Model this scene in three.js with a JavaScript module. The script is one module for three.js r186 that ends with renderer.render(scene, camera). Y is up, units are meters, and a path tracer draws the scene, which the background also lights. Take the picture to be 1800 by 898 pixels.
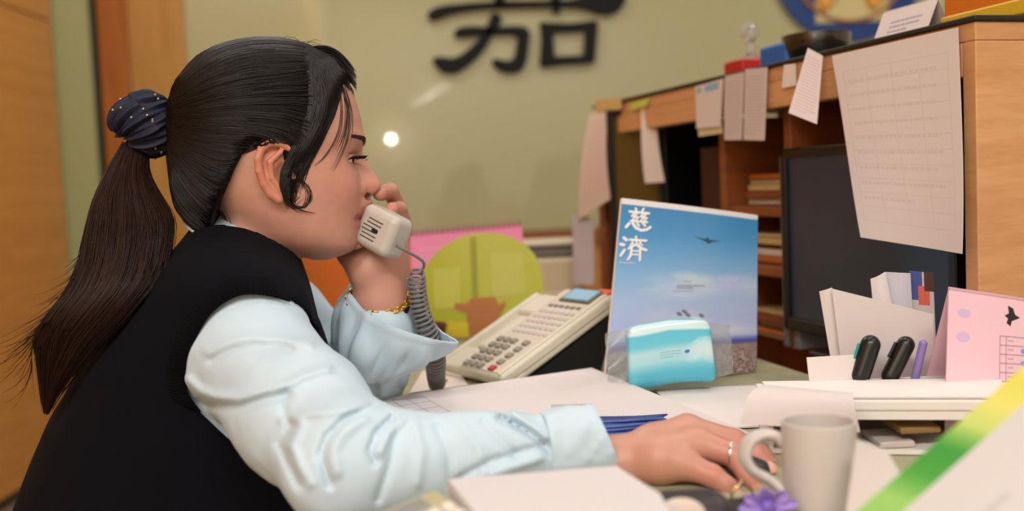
import * as THREE from 'three';
import { RoundedBoxGeometry } from 'three/addons/geometries/RoundedBoxGeometry.js';
import { mergeGeometries } from 'three/addons/utils/BufferGeometryUtils.js';
import { RectAreaLightUniformsLib } from 'three/addons/lights/RectAreaLightUniformsLib.js';

// ------------------------------------------------------------------ camera, light, exposure
const V = (x, y, z) => new THREE.Vector3(x, y, z);
const EYE = 0.99, DESK = 0.74, CEIL = 3.0, BACK = -4.0, REAR = 2.6, LEFT = -1.745, RIGHT = 3.2;
const scene = new THREE.Scene();
const camera = new THREE.PerspectiveCamera(2 * Math.atan(449 / 1800) * 180 / Math.PI, 1800 / 898, 0.05, 60);
camera.position.set(0, EYE, 0);
camera.rotation.set(-3.78 * Math.PI / 180, 0, -2.5 * Math.PI / 180, 'YXZ');
camera.focus = 1.05; camera.userData.fStop = 2.8;
camera.updateMatrixWorld(true);
scene.add(camera);
const renderer = new THREE.WebGLRenderer({ antialias: true });
renderer.toneMapping = THREE.LinearToneMapping;
renderer.toneMappingExposure = 0.94;
renderer.shadowMap.enabled = true;
RectAreaLightUniformsLib.init();
scene.background = new THREE.Color(0x10100f);
const PANELS = [[0.45, 1.5, 1.2, 0.6, 21], [-1.0, 1.5, 1.2, 0.6, 25], [0.35, -1.4, 1.2, 0.6, 2.4], [-0.9, -2.9, 1.2, 0.6, 6.5], [1.7, -2.7, 1.2, 0.6, 7.5], [1.7, -0.3, 1.2, 0.6, 3]];   // ceiling panels: x, z, width, length, light
const LAMP = new THREE.Color(1.0, 0.995, 0.985);

// ------------------------------------------------------------------ helpers
const RT = V(), UP = V(), TO = V();
camera.matrixWorld.extractBasis(RT, UP, TO);
const at = (px, py, d) => camera.position.clone().addScaledVector(RT, (px - 900) / 1800 * d).addScaledVector(UP, (449 - py) / 1800 * d).addScaledVector(TO, -d);
const ray = (px, py) => at(px, py, 1).sub(camera.position);
function onPlane(px, py, p, n) { const r = ray(px, py); return camera.position.clone().addScaledVector(r, p.clone().sub(camera.position).dot(n) / r.dot(n)); }
const onY = (px, py, y) => onPlane(px, py, V(0, y, 0), V(0, 1, 0));
const onZ = (px, py, z) => onPlane(px, py, V(0, 0, z), V(0, 0, 1));
function project(p) { const q = p.clone().sub(camera.position), d = -q.dot(TO); return [900 + 1800 * q.dot(RT) / d, 449 - 1800 * q.dot(UP) / d, d]; }
let seed = 7;
const rnd = () => { seed = (seed * 1664525 + 1013904223) >>> 0; return seed / 4294967296; };
const rr = (a, b) => a + (b - a) * rnd();
const lerp = (a, b, t) => a + (b - a) * t, clamp = (x, a, b) => Math.min(b, Math.max(a, x));
const sstep = (a, b, x) => { const t = clamp((x - a) / (b - a), 0, 1); return t * t * (3 - 2 * t); };
const gauss = (x, s) => Math.exp(-(x * x) / (s * s));
function hash(x, y, z) { let h = Math.imul(x, 374761393) + Math.imul(y, 668265263) + Math.imul(z, 2147483647 ^ 0x5bd1e995); h = Math.imul(h ^ (h >>> 13), 1274126177); return ((h ^ (h >>> 16)) >>> 0) / 4294967296; }
function noise(x, y, z = 0) {
  const i = Math.floor(x), j = Math.floor(y), k = Math.floor(z), f = (t) => t * t * (3 - 2 * t), a = f(x - i), b = f(y - j), c = f(z - k);
  const m = (p, q, t) => p + (q - p) * t;
  return m(m(m(hash(i, j, k), hash(i + 1, j, k), a), m(hash(i, j + 1, k), hash(i + 1, j + 1, k), a), b), m(m(hash(i, j, k + 1), hash(i + 1, j, k + 1), a), m(hash(i, j + 1, k + 1), hash(i + 1, j + 1, k + 1), a), b), c) * 2 - 1;
}
const used = {};
const numbered = (n) => { const k = used[n] = (used[n] ?? -1) + 1; return k ? `${n}_${String(k).padStart(3, '0')}` : n; };
function thing(name, label, category, origin = V(0, 0, 0), group) {
  const o = new THREE.Group(); o.name = numbered(name); o.position.copy(origin); o.userData = { label, category }; if (group) o.userData.group = group;
  o.userData.origin = origin.toArray(); scene.add(o); return o;
}
function mesh(name, g, m) { const o = new THREE.Mesh(g, m); o.name = name; o.castShadow = o.receiveShadow = true; return o; }
function part(t, name, g, m, label) {                       // g in world coordinates
  let o = V(); for (let q = t; q; q = q.parent) o.add(q.position);
  g.translate(-o.x, -o.y, -o.z);
  const r = mesh(name, g, m); if (label) r.userData.label = label; t.add(r); return r;
}
function single(name, g, m, label, category, group) {       // a thing that is one mesh
  g.computeBoundingBox(); const c = V(); g.boundingBox.getCenter(c); c.y = g.boundingBox.min.y; g.translate(-c.x, -c.y, -c.z);
  const o = mesh(numbered(name), g, m); o.position.copy(c); o.userData = { label, category }; if (group) o.userData.group = group; scene.add(o); return o;
}
function struct(name, g, m, parent) { const o = mesh(name, g, m); if (!parent) o.userData.kind = 'structure'; (parent || scene).add(o); return o; }
const box = (w, h, l, x = 0, y = 0, z = 0) => new THREE.BoxGeometry(w, h, l).translate(x, y, z);
const rbox = (w, h, l, x = 0, y = 0, z = 0, r = 0.004, s = 3) => new RoundedBoxGeometry(w, h, l, s, Math.min(r, w / 2.01, h / 2.01, l / 2.01)).translate(x, y, z);
const span = (x0, x1, y0, y1, z0, z1, r) => (r ? rbox : box)(x1 - x0, y1 - y0, z1 - z0, (x0 + x1) / 2, (y0 + y1) / 2, (z0 + z1) / 2, r);
const merge = (a) => { const l = a.map((g) => { const q = g.index ? g.toNonIndexed() : g; for (const k of Object.keys(q.attributes)) if (!['position', 'normal', 'uv'].includes(k)) q.deleteAttribute(k); return q; }); return mergeGeometries(l); };
function frame(o, x, y) { x = x.clone().normalize(); const z = x.clone().cross(y).normalize(); y = z.clone().cross(x); return new THREE.Matrix4().makeBasis(x, y, z).setPosition(o); }
function uvBox(g, s = 1) {                                   // uv in metres, by the facing of each face
  g = g.index ? g.toNonIndexed() : g; const p = g.attributes.position, n = g.attributes.normal, u = new Float32Array(p.count * 2);
  for (let i = 0; i < p.count; i++) {
    const a = Math.abs(n.getX(i)), b = Math.abs(n.getY(i)), c = Math.abs(n.getZ(i));
    const [x, y] = b > a && b > c ? [p.getX(i), p.getZ(i)] : a > c ? [p.getZ(i), p.getY(i)] : [p.getX(i), p.getY(i)];
    u[i * 2] = x * s; u[i * 2 + 1] = y * s;
  }
  g.setAttribute('uv', new THREE.BufferAttribute(u, 2)); return g;
}
// a grid of points (rows x cols) as a surface; with t > 0 a closed sheet of that thickness
function grid(rows, cols, f, t = 0, wrap = false) {
  const P = [], U = [];
  for (let j = 0; j <= rows; j++) for (let i = 0; i <= cols; i++) { P.push(f(i / cols, j / rows)); U.push(i / cols, 1 - j / rows); }
  const n = P.length, idx = [], W = cols + 1;
  for (let j = 0; j < rows; j++) for (let i = 0; i < cols; i++) { const a = j * W + i; idx.push(a, a + W, a + 1, a + 1, a + W, a + W + 1); }
  const mk = (pts, ix, uv) => { const g = new THREE.BufferGeometry(); g.setAttribute('position', new THREE.BufferAttribute(new Float32Array(pts.flatMap((p) => [p.x, p.y, p.z])), 3)); g.setAttribute('uv', new THREE.BufferAttribute(new Float32Array(uv), 2)); g.setIndex(ix); g.computeVertexNormals(); return g; };
  const g0 = mk(P, idx, U);
  if (wrap) { const N = g0.attributes.normal; for (let j = 0; j <= rows; j++) { const a = j * W, b = a + cols, x = N.getX(a) + N.getX(b), y = N.getY(a) + N.getY(b), z = N.getZ(a) + N.getZ(b), l = Math.hypot(x, y, z) || 1; N.setXYZ(a, x / l, y / l, z / l); N.setXYZ(b, x / l, y / l, z / l); } }
  if (!t) return g0;
  const N = g0.attributes.normal, Q = P.map((p, k) => p.clone().addScaledVector(V(N.getX(k), N.getY(k), N.getZ(k)), -t));
  const back = []; for (let k = 0; k < idx.length; k += 3) back.push(idx[k], idx[k + 2], idx[k + 1]);
  const g1 = mk(Q, back, U), rim = [], ru = [], ri = [];
  const edge = (a, b) => { const k = rim.length; rim.push(P[a], P[b], Q[b], Q[a]); for (const q of [a, b, b, a]) ru.push(U[2 * q], U[2 * q + 1]); ri.push(k, k + 1, k + 2, k, k + 2, k + 3); };
  for (let i = 0; i < cols; i++) { edge(i, i + 1); edge(rows * W + i + 1, rows * W + i); }
  if (!wrap) for (let j = 0; j < rows; j++) { edge((j + 1) * W, j * W); edge(j * W + cols, (j + 1) * W + cols); }
  return merge([g0, g1, mk(rim, ri, ru)]);
}
// a sheet of paper between four corners (top left, top right, bottom right, bottom left), bent by bend(s, t) metres along its normal
function sheet(c, t = 0.0004, bend = null, n = 12) {
  const nm = c[1].clone().sub(c[0]).cross(c[0].clone().sub(c[3])).normalize();
  return grid(n, n, (a, b) => { const p = c[0].clone().lerp(c[1], a).lerp(c[3].clone().lerp(c[2], a), b); if (bend) p.addScaledVector(nm, bend(a, b)); return p; }, t);
}
function tube(pts, r, seg = 40, sides = 10, closed = false) { return new THREE.TubeGeometry(new THREE.CatmullRomCurve3(pts, closed), seg, r, sides, closed); }
// naive surface nets over field f inside [lo, hi]; the point and normal come back through map / as gradients
function nets(f, lo, hi, cell) {
  const nx = Math.ceil((hi[0] - lo[0]) / cell) + 1, ny = Math.ceil((hi[1] - lo[1]) / cell) + 1, nz = Math.ceil((hi[2] - lo[2]) / cell) + 1;
  const F = new Float32Array(nx * ny * nz), id = (i, j, k) => i + nx * (j + ny * k);
  for (let k = 0; k < nz; k++) for (let j = 0; j < ny; j++) for (let i = 0; i < nx; i++) F[id(i, j, k)] = f(lo[0] + i * cell, lo[1] + j * cell, lo[2] + k * cell);
  const cellId = new Int32Array(nx * ny * nz).fill(-1), P = [], I = [];
  const E = [[0, 1], [0, 2], [0, 4], [1, 3], [1, 5], [2, 3], [2, 6], [3, 7], [4, 5], [4, 6], [5, 7], [6, 7]];
  const v = new Float64Array(8);
  for (let k = 0; k < nz - 1; k++) for (let j = 0; j < ny - 1; j++) for (let i = 0; i < nx - 1; i++) {
    let m = 0;
    for (let c = 0; c < 8; c++) { v[c] = F[id(i + (c & 1), j + ((c >> 1) & 1), k + (c >> 2))]; if (v[c] < 0) m |= 1 << c; }
    if (m === 0 || m === 255) continue;
    let x = 0, y = 0, z = 0, n = 0;
    for (const [a, b] of E) if ((v[a] < 0) !== (v[b] < 0)) { const t = v[a] / (v[a] - v[b]); x += (a & 1) + ((b & 1) - (a & 1)) * t; y += ((a >> 1) & 1) + (((b >> 1) & 1) - ((a >> 1) & 1)) * t; z += (a >> 2) + ((b >> 2) - (a >> 2)) * t; n++; }
    cellId[id(i, j, k)] = P.length / 3; P.push(lo[0] + (i + x / n) * cell, lo[1] + (j + y / n) * cell, lo[2] + (k + z / n) * cell);
  }
  const st = [1, nx, nx * ny];
  for (let k = 1; k < nz - 1; k++) for (let j = 1; j < ny - 1; j++) for (let i = 1; i < nx - 1; i++) {
    const o = id(i, j, k), s0 = F[o] < 0;
    for (let ax = 0; ax < 3; ax++) {
      if (s0 === F[o + st[ax]] < 0) continue;
      const b = st[(ax + 1) % 3], c = st[(ax + 2) % 3], q = [cellId[o], cellId[o - b], cellId[o - b - c], cellId[o - c]];
      if (q.some((t) => t < 0)) continue;
      if (s0) I.push(q[0], q[1], q[2], q[0], q[2], q[3]); else I.push(q[0], q[2], q[1], q[0], q[3], q[2]);
    }
  }
  const N = new Float32Array(P.length), e = cell * 0.6;
  for (let i = 0; i < P.length; i += 3) {
    const x = P[i], y = P[i + 1], z = P[i + 2];
    const a = f(x + e, y, z) - f(x - e, y, z), b = f(x, y + e, z) - f(x, y - e, z), c = f(x, y, z + e) - f(x, y, z - e), l = Math.hypot(a, b, c) || 1;
    N[i] = a / l; N[i + 1] = b / l; N[i + 2] = c / l;
  }
  const g = new THREE.BufferGeometry();
  g.setAttribute('position', new THREE.BufferAttribute(new Float32Array(P), 3)); g.setAttribute('normal', new THREE.BufferAttribute(N, 3));
  g.setIndex(I); return g;
}
const smin = (a, b, k) => { const h = Math.max(k - Math.abs(a - b), 0) / k; return Math.min(a, b) - h * h * k * 0.25; };
const smax = (a, b, k) => -smin(-a, -b, k);
function cap(x, y, z, a, b) {                               // tapered capsule, a and b = [x, y, z, r]
  const dx = b[0] - a[0], dy = b[1] - a[1], dz = b[2] - a[2], px = x - a[0], py = y - a[1], pz = z - a[2];
  const h = clamp((px * dx + py * dy + pz * dz) / (dx * dx + dy * dy + dz * dz + 1e-12), 0, 1);
  return Math.hypot(px - dx * h, py - dy * h, pz - dz * h) - (a[3] + (b[3] - a[3]) * h);
}
const chain = (x, y, z, c, k) => { let d = cap(x, y, z, c[0], c[1]); for (let i = 1; i < c.length - 1; i++) d = smin(d, cap(x, y, z, c[i], c[i + 1]), k); return d; };
const J = (px, py, d, r) => { const p = at(px, py, d); return [p.x, p.y, p.z, r]; };
const bounds = (list, pad) => { const lo = [1e9, 1e9, 1e9], hi = [-1e9, -1e9, -1e9]; for (const q of list) for (let i = 0; i < 3; i++) { lo[i] = Math.min(lo[i], q[i] - q[3] - pad); hi[i] = Math.max(hi[i], q[i] + q[3] + pad); } return [lo, hi]; };
function poly2(P, x, y) {                                    // signed distance to a polygon, negative inside
  let d = 1e18, s = 1;
  for (let i = 0, j = P.length - 1; i < P.length; j = i++) {
    const ex = P[j][0] - P[i][0], ey = P[j][1] - P[i][1], wx = x - P[i][0], wy = y - P[i][1], t = clamp((wx * ex + wy * ey) / (ex * ex + ey * ey), 0, 1);
    const bx = wx - ex * t, by = wy - ey * t; d = Math.min(d, bx * bx + by * by);
    const c1 = y >= P[i][1], c2 = y < P[j][1], c3 = ex * wy > ey * wx;
    if ((c1 && c2 && c3) || (!c1 && !c2 && !c3)) s = -s;
  }
  return s * Math.sqrt(d);
}
function line2(P, x, y) { let d = 1e18; for (let i = 0; i < P.length - 1; i++) { const ex = P[i + 1][0] - P[i][0], ey = P[i + 1][1] - P[i][1], wx = x - P[i][0], wy = y - P[i][1], t = clamp((wx * ex + wy * ey) / (ex * ex + ey * ey), 0, 1); d = Math.min(d, Math.hypot(wx - ex * t, wy - ey * t)); } return d; }
// many thin tapered strands joined into one geometry: add(points, radius)
class Strands {
  P = []; N = []; I = []; C = [];
  add(pts, r, tint = 1, tip = 0.25) {
    const n = pts.length; if (n < 2) return;
    const base = this.P.length / 3;
    for (let i = 0; i < n; i++) {
      const t = pts[Math.min(i + 1, n - 1)].clone().sub(pts[Math.max(i - 1, 0)]).normalize();
      const a = t.clone().cross(Math.abs(t.y) < 0.8 ? V(0, 1, 0) : V(1, 0, 0)).normalize(), b = t.clone().cross(a);
      const q = i / (n - 1), w = r * (q > 0.6 ? lerp(1, tip, (q - 0.6) / 0.4) : 1);
      for (let s = 0; s < 4; s++) { const c = Math.cos(s * Math.PI / 2), e = Math.sin(s * Math.PI / 2); const nx = a.x * c + b.x * e, ny = a.y * c + b.y * e, nz = a.z * c + b.z * e; this.P.push(pts[i].x + nx * w, pts[i].y + ny * w, pts[i].z + nz * w); this.N.push(nx, ny, nz); this.C.push(tint, tint, tint); }
    }
    for (let i = 0; i < n - 1; i++) for (let s = 0; s < 4; s++) { const a = base + i * 4 + s, b = base + i * 4 + (s + 1) % 4; this.I.push(a, b, a + 4, b, b + 4, a + 4); }
  }
  build() { const g = new THREE.BufferGeometry(); g.setAttribute('position', new THREE.BufferAttribute(new Float32Array(this.P), 3)); g.setAttribute('normal', new THREE.BufferAttribute(new Float32Array(this.N), 3)); g.setAttribute('color', new THREE.BufferAttribute(new Float32Array(this.C), 3)); g.setIndex(this.I); return g; }
}
// ------------------------------------------------------------------ materials
const hex = (h) => new THREE.Color(h);
const std = (h, roughness = 0.6, more = {}) => new THREE.MeshStandardMaterial({ color: hex(h), roughness, ...more });
const phy = (h, roughness = 0.6, more = {}) => new THREE.MeshPhysicalMaterial({ color: hex(h), roughness, ...more });
function canvas(w, h, draw) { const c = document.createElement('canvas'); c.width = w; c.height = h; draw(c.getContext('2d'), w, h); const t = new THREE.CanvasTexture(c); t.colorSpace = THREE.SRGBColorSpace; t.wrapS = t.wrapT = THREE.RepeatWrapping; t.anisotropy = 8; return t; }
function data(n, f, color = false) { const d = new Uint8Array(n * n * 4); for (let j = 0; j < n; j++) for (let i = 0; i < n; i++) { const c = f(i, j), k = (j * n + i) * 4; d[k] = c[0]; d[k + 1] = c[1]; d[k + 2] = c[2]; d[k + 3] = 255; } const t = new THREE.DataTexture(d, n, n); t.magFilter = THREE.LinearFilter; t.minFilter = THREE.LinearMipmapLinearFilter; t.generateMipmaps = true; t.wrapS = t.wrapT = THREE.RepeatWrapping; if (color) t.colorSpace = THREE.SRGBColorSpace; t.needsUpdate = true; return t; }
// wood grain running along u, one metre to a tile
function wood(a, b, roughness = 0.45, turn = false, more = {}) {
  const A = hex(a), B = hex(b), gA = A.getHSL({}), t = data(512, (i, j) => {
    const [x, y] = turn ? [j, i] : [i, j];
    const ph = Math.sin(x / 512 * Math.PI * 2), n = noise(ph * 1.4, y / 512 * 46, 3) * 0.45 + noise(ph * 3 + 9, y / 512 * 190, 5) * 0.3 + noise(x / 6, y / 512 * 500, 8) * 0.25;
    const m = clamp(0.5 + n * 0.8, 0, 1), q = (s, e) => Math.round(255 * Math.pow(lerp(s, e, m), 1 / 2.2)); return [q(A.r, B.r), q(A.g, B.g), q(A.b, B.b)];
  }, true);
  return new THREE.MeshPhysicalMaterial({ map: t, roughness, ...more });
}
const speckle = (amp, fx, fy) => data(256, (i, j) => { const n = noise(i / fx, j / fy, 1) * 0.6 + (hash(i, j, 4) - 0.5) * 0.8; const q = clamp(128 + n * amp, 0, 255); return [q, q, q]; });
const clothBump = speckle(90, 3, 3);
// ------------------------------------------------------------------ the room
{
  const T = 0.12, floorM = std('#8d7f6c', 0.5), white = std('#e2dccf', 0.9);
  floorM.map = data(256, (i, j) => { const e = (i % 128 < 2 || j % 128 < 2) ? 0.75 : 1, n = 225 + noise(i / 9, j / 9) * 14; return [n * e, n * e, n * e]; }, true);
  struct('floor', uvBox(span(LEFT - T, RIGHT + T, -T, 0, BACK - T, REAR + T), 0.9), floorM);
  struct('ceiling', span(LEFT - T, RIGHT + T, CEIL, CEIL + T, BACK - T, REAR + T), white);
  struct('wall_left', uvBox(span(LEFT - T, LEFT, 0, CEIL, BACK, REAR)), std('#d9cdb4', 0.8));
  struct('wall_right', span(RIGHT, RIGHT + T, 0, CEIL, BACK, REAR), std('#ddd2bd', 0.8));
  struct('wall_rear', span(LEFT, RIGHT, 0, CEIL, REAR, REAR + T), std('#e2d8c6', 0.8));
  struct('wall_back', span(LEFT, RIGHT, 0, CEIL, BACK - T, BACK - 0.04), std('#3a3220', 0.7));
  // back wall, from the left: pale green strip, dark gap, wooden door frame, wooden panel, olive gloss panels
  const X = (px) => onZ(px, 220, BACK).x;
  const green = phy('#a3a878', 0.35, { clearcoat: 0.6, clearcoatRoughness: 0.1 });
  const dark = std('#1c1a10', 0.6), frameW = wood('#96500f', '#a8651c', 0.4, true), panelW = wood('#a87730', '#b98d49', 0.4, true);
  struct('trim_1', span(LEFT, X(168), 0, CEIL, BACK - 0.04, BACK), green);
  struct('trim_2', span(X(168), X(186), 0, CEIL, BACK - 0.045, BACK - 0.035), dark);
  struct('trim_3', uvBox(span(X(186), X(238), 0, CEIL, BACK - 0.04, BACK + 0.02, 0.006)), frameW);
  struct('trim_4', uvBox(span(X(238), X(337), 0, CEIL, BACK - 0.04, BACK + 0.012, 0.004)), panelW);
  const olive = phy('#aeab7f', 0.55, { clearcoat: 1, clearcoatRoughness: 0.035 });
  const wallPanel = struct('trim_5', span(X(337), RIGHT, 0.82, CEIL, BACK - 0.04, BACK), olive);
  struct('trim_6', uvBox(span(X(337), RIGHT, 0.76, 0.815, BACK - 0.04, BACK + 0.015, 0.003)), wood('#8a4a14', '#a05d22', 0.4));
  struct('trim_7', uvBox(span(X(337), RIGHT, 0, 0.76, BACK - 0.04, BACK)), wood('#a8702f', '#bb8444', 0.45));
  // the wood panelling of the left wall: boards with a seam between
  const board = wood('#c8873c', '#d89c52', 0.42);
  const pw = (y0, y1, z0, z1) => uvBox(span(LEFT, LEFT + 0.02, y0, y1, z0, z1, 0.002));
  const seam = 1.7;
  const panelling = new THREE.Group(); panelling.name = 'trim_8'; panelling.userData.kind = 'structure'; scene.add(panelling);
  for (let k = 0; k < 6; k++) { const z1 = -2.4 - 0.0 + k * 0.82, z0 = z1 - (k ? 0.814 : 1.594); struct(k ? `panel_${String(k * 2).padStart(3, '0')}` : 'panel', pw(0.032, seam - 0.004, z0 + 0.01, z1), board, panelling); struct(`panel_${String(k * 2 + 1).padStart(3, '0')}`, pw(seam + 0.004, CEIL, z0 + 0.01, z1), board, panelling); }
  struct('baseboard_left', span(LEFT, LEFT + 0.024, 0, 0.028, BACK, REAR), std('#3d2b14', 0.6));
  // ceiling lamps: a glowing panel and an area light just below it
  PANELS.forEach(([x, z, w, l, I], k) => {
    const t = thing('ceiling_light', ['flat white ceiling panel lamp over the camera spot right of centre', 'flat white ceiling panel lamp over the camera spot left of centre', 'flat white ceiling panel lamp above the desk', 'flat white ceiling panel lamp near the back wall left', 'flat white ceiling panel lamp near the back wall right', 'flat white ceiling panel lamp right of the counter'][k], 'ceiling light', V(x, CEIL - 0.03, z));
    part(t, 'frame', merge([box(w + 0.04, 0.03, 0.02, x, CEIL - 0.015, z - l / 2 - 0.01), box(w + 0.04, 0.03, 0.02, x, CEIL - 0.015, z + l / 2 + 0.01), box(0.02, 0.03, l, x - w / 2 - 0.01, CEIL - 0.015, z), box(0.02, 0.03, l, x + w / 2 + 0.01, CEIL - 0.015, z)]), std('#e8e6e0', 0.5));
    part(t, 'diffuser', box(w, 0.012, l, x, CEIL - 0.012, z), new THREE.MeshStandardMaterial({ color: 0xffffff, emissive: LAMP, emissiveIntensity: 2.5, roughness: 0.8 }));
    const a = new THREE.RectAreaLight(LAMP, I, w, l); a.position.set(0, -0.001, 0); a.rotation.x = -Math.PI / 2; t.add(a); a.name = 'light';
  });
  // added unseen lamp on the rear wall, mirrored by the gloss panel as a dot
  const D = (REAR - BACK) + (0 - BACK), mirror = (px, py) => { const r = ray(px, py); const k = (BACK - 0) / r.z; const p = camera.position.clone().addScaledVector(r, k); const k2 = (REAR - 0.06 - BACK) / -r.z; return V(p.x + r.x * k2, p.y + r.y * k2, REAR - 0.06); };
  const m = mirror(688, 245);
  const lamp = thing('added_wall_lamp', 'added round opal lamp on the rear wall, mirrored as a bright dot', 'lamp', V(m.x, m.y, REAR - 0.06));
  part(lamp, 'base', new THREE.CylinderGeometry(0.075, 0.075, 0.05, 40).rotateX(Math.PI / 2).translate(m.x, m.y, REAR - 0.025), std('#d8d4c8', 0.4));
  part(lamp, 'shade', new THREE.SphereGeometry(0.024, 32, 20).scale(1, 1, 0.6).translate(m.x, m.y, REAR - 0.06), new THREE.MeshStandardMaterial({ color: 0xffffff, emissive: hex('#fff6ea'), emissiveIntensity: 70, roughness: 0.5 }));
  { const a = mirror(730, 184), b = mirror(784, 152), dir = b.clone().sub(a), L = dir.length(), mid = a.clone().add(b).multiplyScalar(0.5), t = thing('added_wall_lamp', 'added slanted tube lamp on the rear wall, mirrored as a streak', 'lamp', V(mid.x, mid.y, REAR - 0.06)); part(t, 'tube', new THREE.CapsuleGeometry(0.028, L, 8, 20).rotateZ(-Math.PI / 2).applyMatrix4(frame(mid, dir, V(0, 1, 0))), new THREE.MeshStandardMaterial({ color: 0xffffff, emissive: hex('#fff6ea'), emissiveIntensity: 5, roughness: 0.5 })); part(t, 'holder', rbox(0.1, 0.06, 0.03, mid.x, mid.y, REAR - 0.015, 0.01), std('#d8d4c8', 0.4)); const q = new THREE.PointLight(hex('#fff1dd'), 0.02, 0, 2); q.position.set(0, 0, -0.06); q.name = 'light'; t.add(q); }  // unseen tube lamp added so the gloss panel mirrors a faint streak
  const pl = new THREE.PointLight(hex('#fff1dd'), 0.7, 0, 2); pl.position.set(0, 0, -0.06); pl.name = 'light'; lamp.add(pl);
}
// ------------------------------------------------------------------ the big character on the wall and the round plaque
const extr = (pts, depth, hole) => { const s = new THREE.Shape(pts.map((p) => new THREE.Vector2(p[0], p[1]))); if (hole) s.holes.push(new THREE.Path(hole.map((p) => new THREE.Vector2(p[0], p[1])))); return new THREE.ExtrudeGeometry(s, { depth, bevelEnabled: true, bevelSize: 0.003, bevelThickness: 0.003, bevelSegments: 2, steps: 1 }); };
const smooth = (P, n = 4) => new THREE.CatmullRomCurve3(P.map((p) => V(p[0], p[1], 0)), true, 'centripetal').getPoints(P.length * n).slice(0, -1).map((p) => [p.x, p.y]);
{
  const zc = BACK + 0.012, w = (P) => P.map(([x, y]) => { const q = onZ(700 + x / 2.993, y / 2.993, zc); return [q.x, q.y]; });
  const black = std('#060809', 0.85), t = thing('wall_character', 'large black brush-style character mounted on the olive gloss wall', 'lettering', V(onZ(920, 60, BACK).x, onZ(920, 60, BACK).y, BACK));
  const st = (P, hole) => { const g = extr(smooth(w(P)), 0.02, hole && smooth(w(hole)).reverse()); g.translate(0, 0, BACK + 0.003); part(t, 'stroke', g, black); };
  const sharp = (P, hole) => { const g = extr(w(P), 0.02, hole && w(hole)); g.translate(0, 0, BACK + 0.003); part(t, 'stroke', g, black); };
  st([[165, 100], [160, 76], [200, 45], [340, 24], [600, 10], [900, 4], [960, -10], [1090, -34], [1190, -15], [1188, 12], [1150, 58], [1100, 74], [1050, 70], [960, 42], [840, 36], [600, 40], [400, 50], [260, 76], [205, 100]]);
  sharp([[505, -70], [560, -70], [556, 40], [512, 42]]); sharp([[800, -70], [850, -70], [846, 66], [818, 70]]);
  st([[300, 190], [305, 163], [350, 144], [500, 148], [655, 144], [686, 165], [682, 250], [668, 330], [640, 372], [580, 380], [520, 360], [495, 325], [512, 314], [580, 326], [610, 308], [622, 250], [624, 190], [480, 182], [350, 192]]);
  st([[500, 72], [541, 98], [490, 190], [440, 272], [370, 340], [300, 380], [240, 378], [196, 344], [186, 314], [220, 304], [290, 310], [350, 280], [420, 215], [470, 140]]);
  sharp([[748, 122], [900, 128], [1042, 112], [1046, 150], [1030, 326], [980, 332], [860, 338], [765, 352], [746, 342], [756, 210]], [[810, 172], [820, 302], [975, 296], [986, 160]]);
  // the upper half, above the picture
  sharp([[420, -190], [930, -190], [930, -60], [420, -60]], [[500, -165], [500, -85], [850, -85], [850, -165]]);
  sharp([[340, -260], [1010, -262], [1010, -228], [340, -226]]); sharp([[640, -440], [700, -440], [696, -262], [646, -262]]); sharp([[240, -350], [1110, -356], [1110, -318], [240, -312]]);
}
{
  const c = onZ(1492, -62, BACK + 0.01), k = onZ(1492 + 100, -62, BACK + 0.01).distanceTo(c) / 100, t = thing('wall_plaque', 'round blue-rimmed plaque with orange figures high on the wall behind the counter', 'plaque', V(c.x, c.y, BACK));
  const R = (r) => r * k;
  part(t, 'rim', new THREE.CylinderGeometry(R(134), R(134), 0.02, 72).rotateX(Math.PI / 2).translate(c.x, c.y, BACK + 0.011), phy('#10397a', 0.4));
  part(t, 'field', span(c.x - R(62), c.x + R(66), c.y - R(100), c.y + R(80), BACK + 0.021, BACK + 0.026), std('#c9bb84', 0.6));
  part(t, 'gold_line', new THREE.TorusGeometry(R(99), R(4), 8, 72).translate(c.x, c.y, BACK + 0.024), std('#9a6b35', 0.4));
  for (const [px, py, s] of [[1455, 4, 1], [1540, 0, 1.1], [1498, -30, 1]]) { const q = onZ(px, py, BACK + 0.026); part(t, 'figure', tube([q.clone().add(V(-R(16) * s, R(12), 0)), q.clone().add(V(-R(6), -R(10) * s, 0)), q.clone().add(V(R(8), R(4), 0)), q.clone().add(V(R(16) * s, R(18), 0))], R(6), 20, 8), std('#d9952c', 0.5)); }
}
// ------------------------------------------------------------------ desk and reception counter
const cN = at(1690, 32, 1.08), cF = onPlane(1045, 186, V(0, cN.y, 0), V(0, 1, 0));
const cTop = cN.y, cL = cF.clone().sub(cN), cLen = cL.length(); cL.normalize();
const cO = V(0, 1, 0).cross(cL).normalize();
const cM = new THREE.Matrix4().makeBasis(cL, V(0, 1, 0), cO).setPosition(cN.x, 0, cN.z);   // x along the counter away from us, y up, z towards the sitting side
if (cO.x > 0) throw new Error('counter faces the wrong way');
const onFace = (px, py, off = 0) => onPlane(px, py, V(cN.x, 0, cN.z).addScaledVector(cO, off), cO);
const faceX = (px, off = 0) => onFace(px, 300, off).sub(V(cN.x, 0, cN.z)).dot(cL);
function cW(g) {                                             // the counter's frame is left-handed: turn the triangles round
  g = g.index ? g.toNonIndexed() : g; g.applyMatrix4(cM);
  for (const k of Object.keys(g.attributes)) { const a = g.attributes[k], n = a.itemSize; for (let i = 0; i < a.count; i += 3) for (let c = 0; c < n; c++) { const t = a.array[(i + 1) * n + c]; a.array[(i + 1) * n + c] = a.array[(i + 2) * n + c]; a.array[(i + 2) * n + c] = t; } }
  return g;
}
const DEEP = 0.42;
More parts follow.
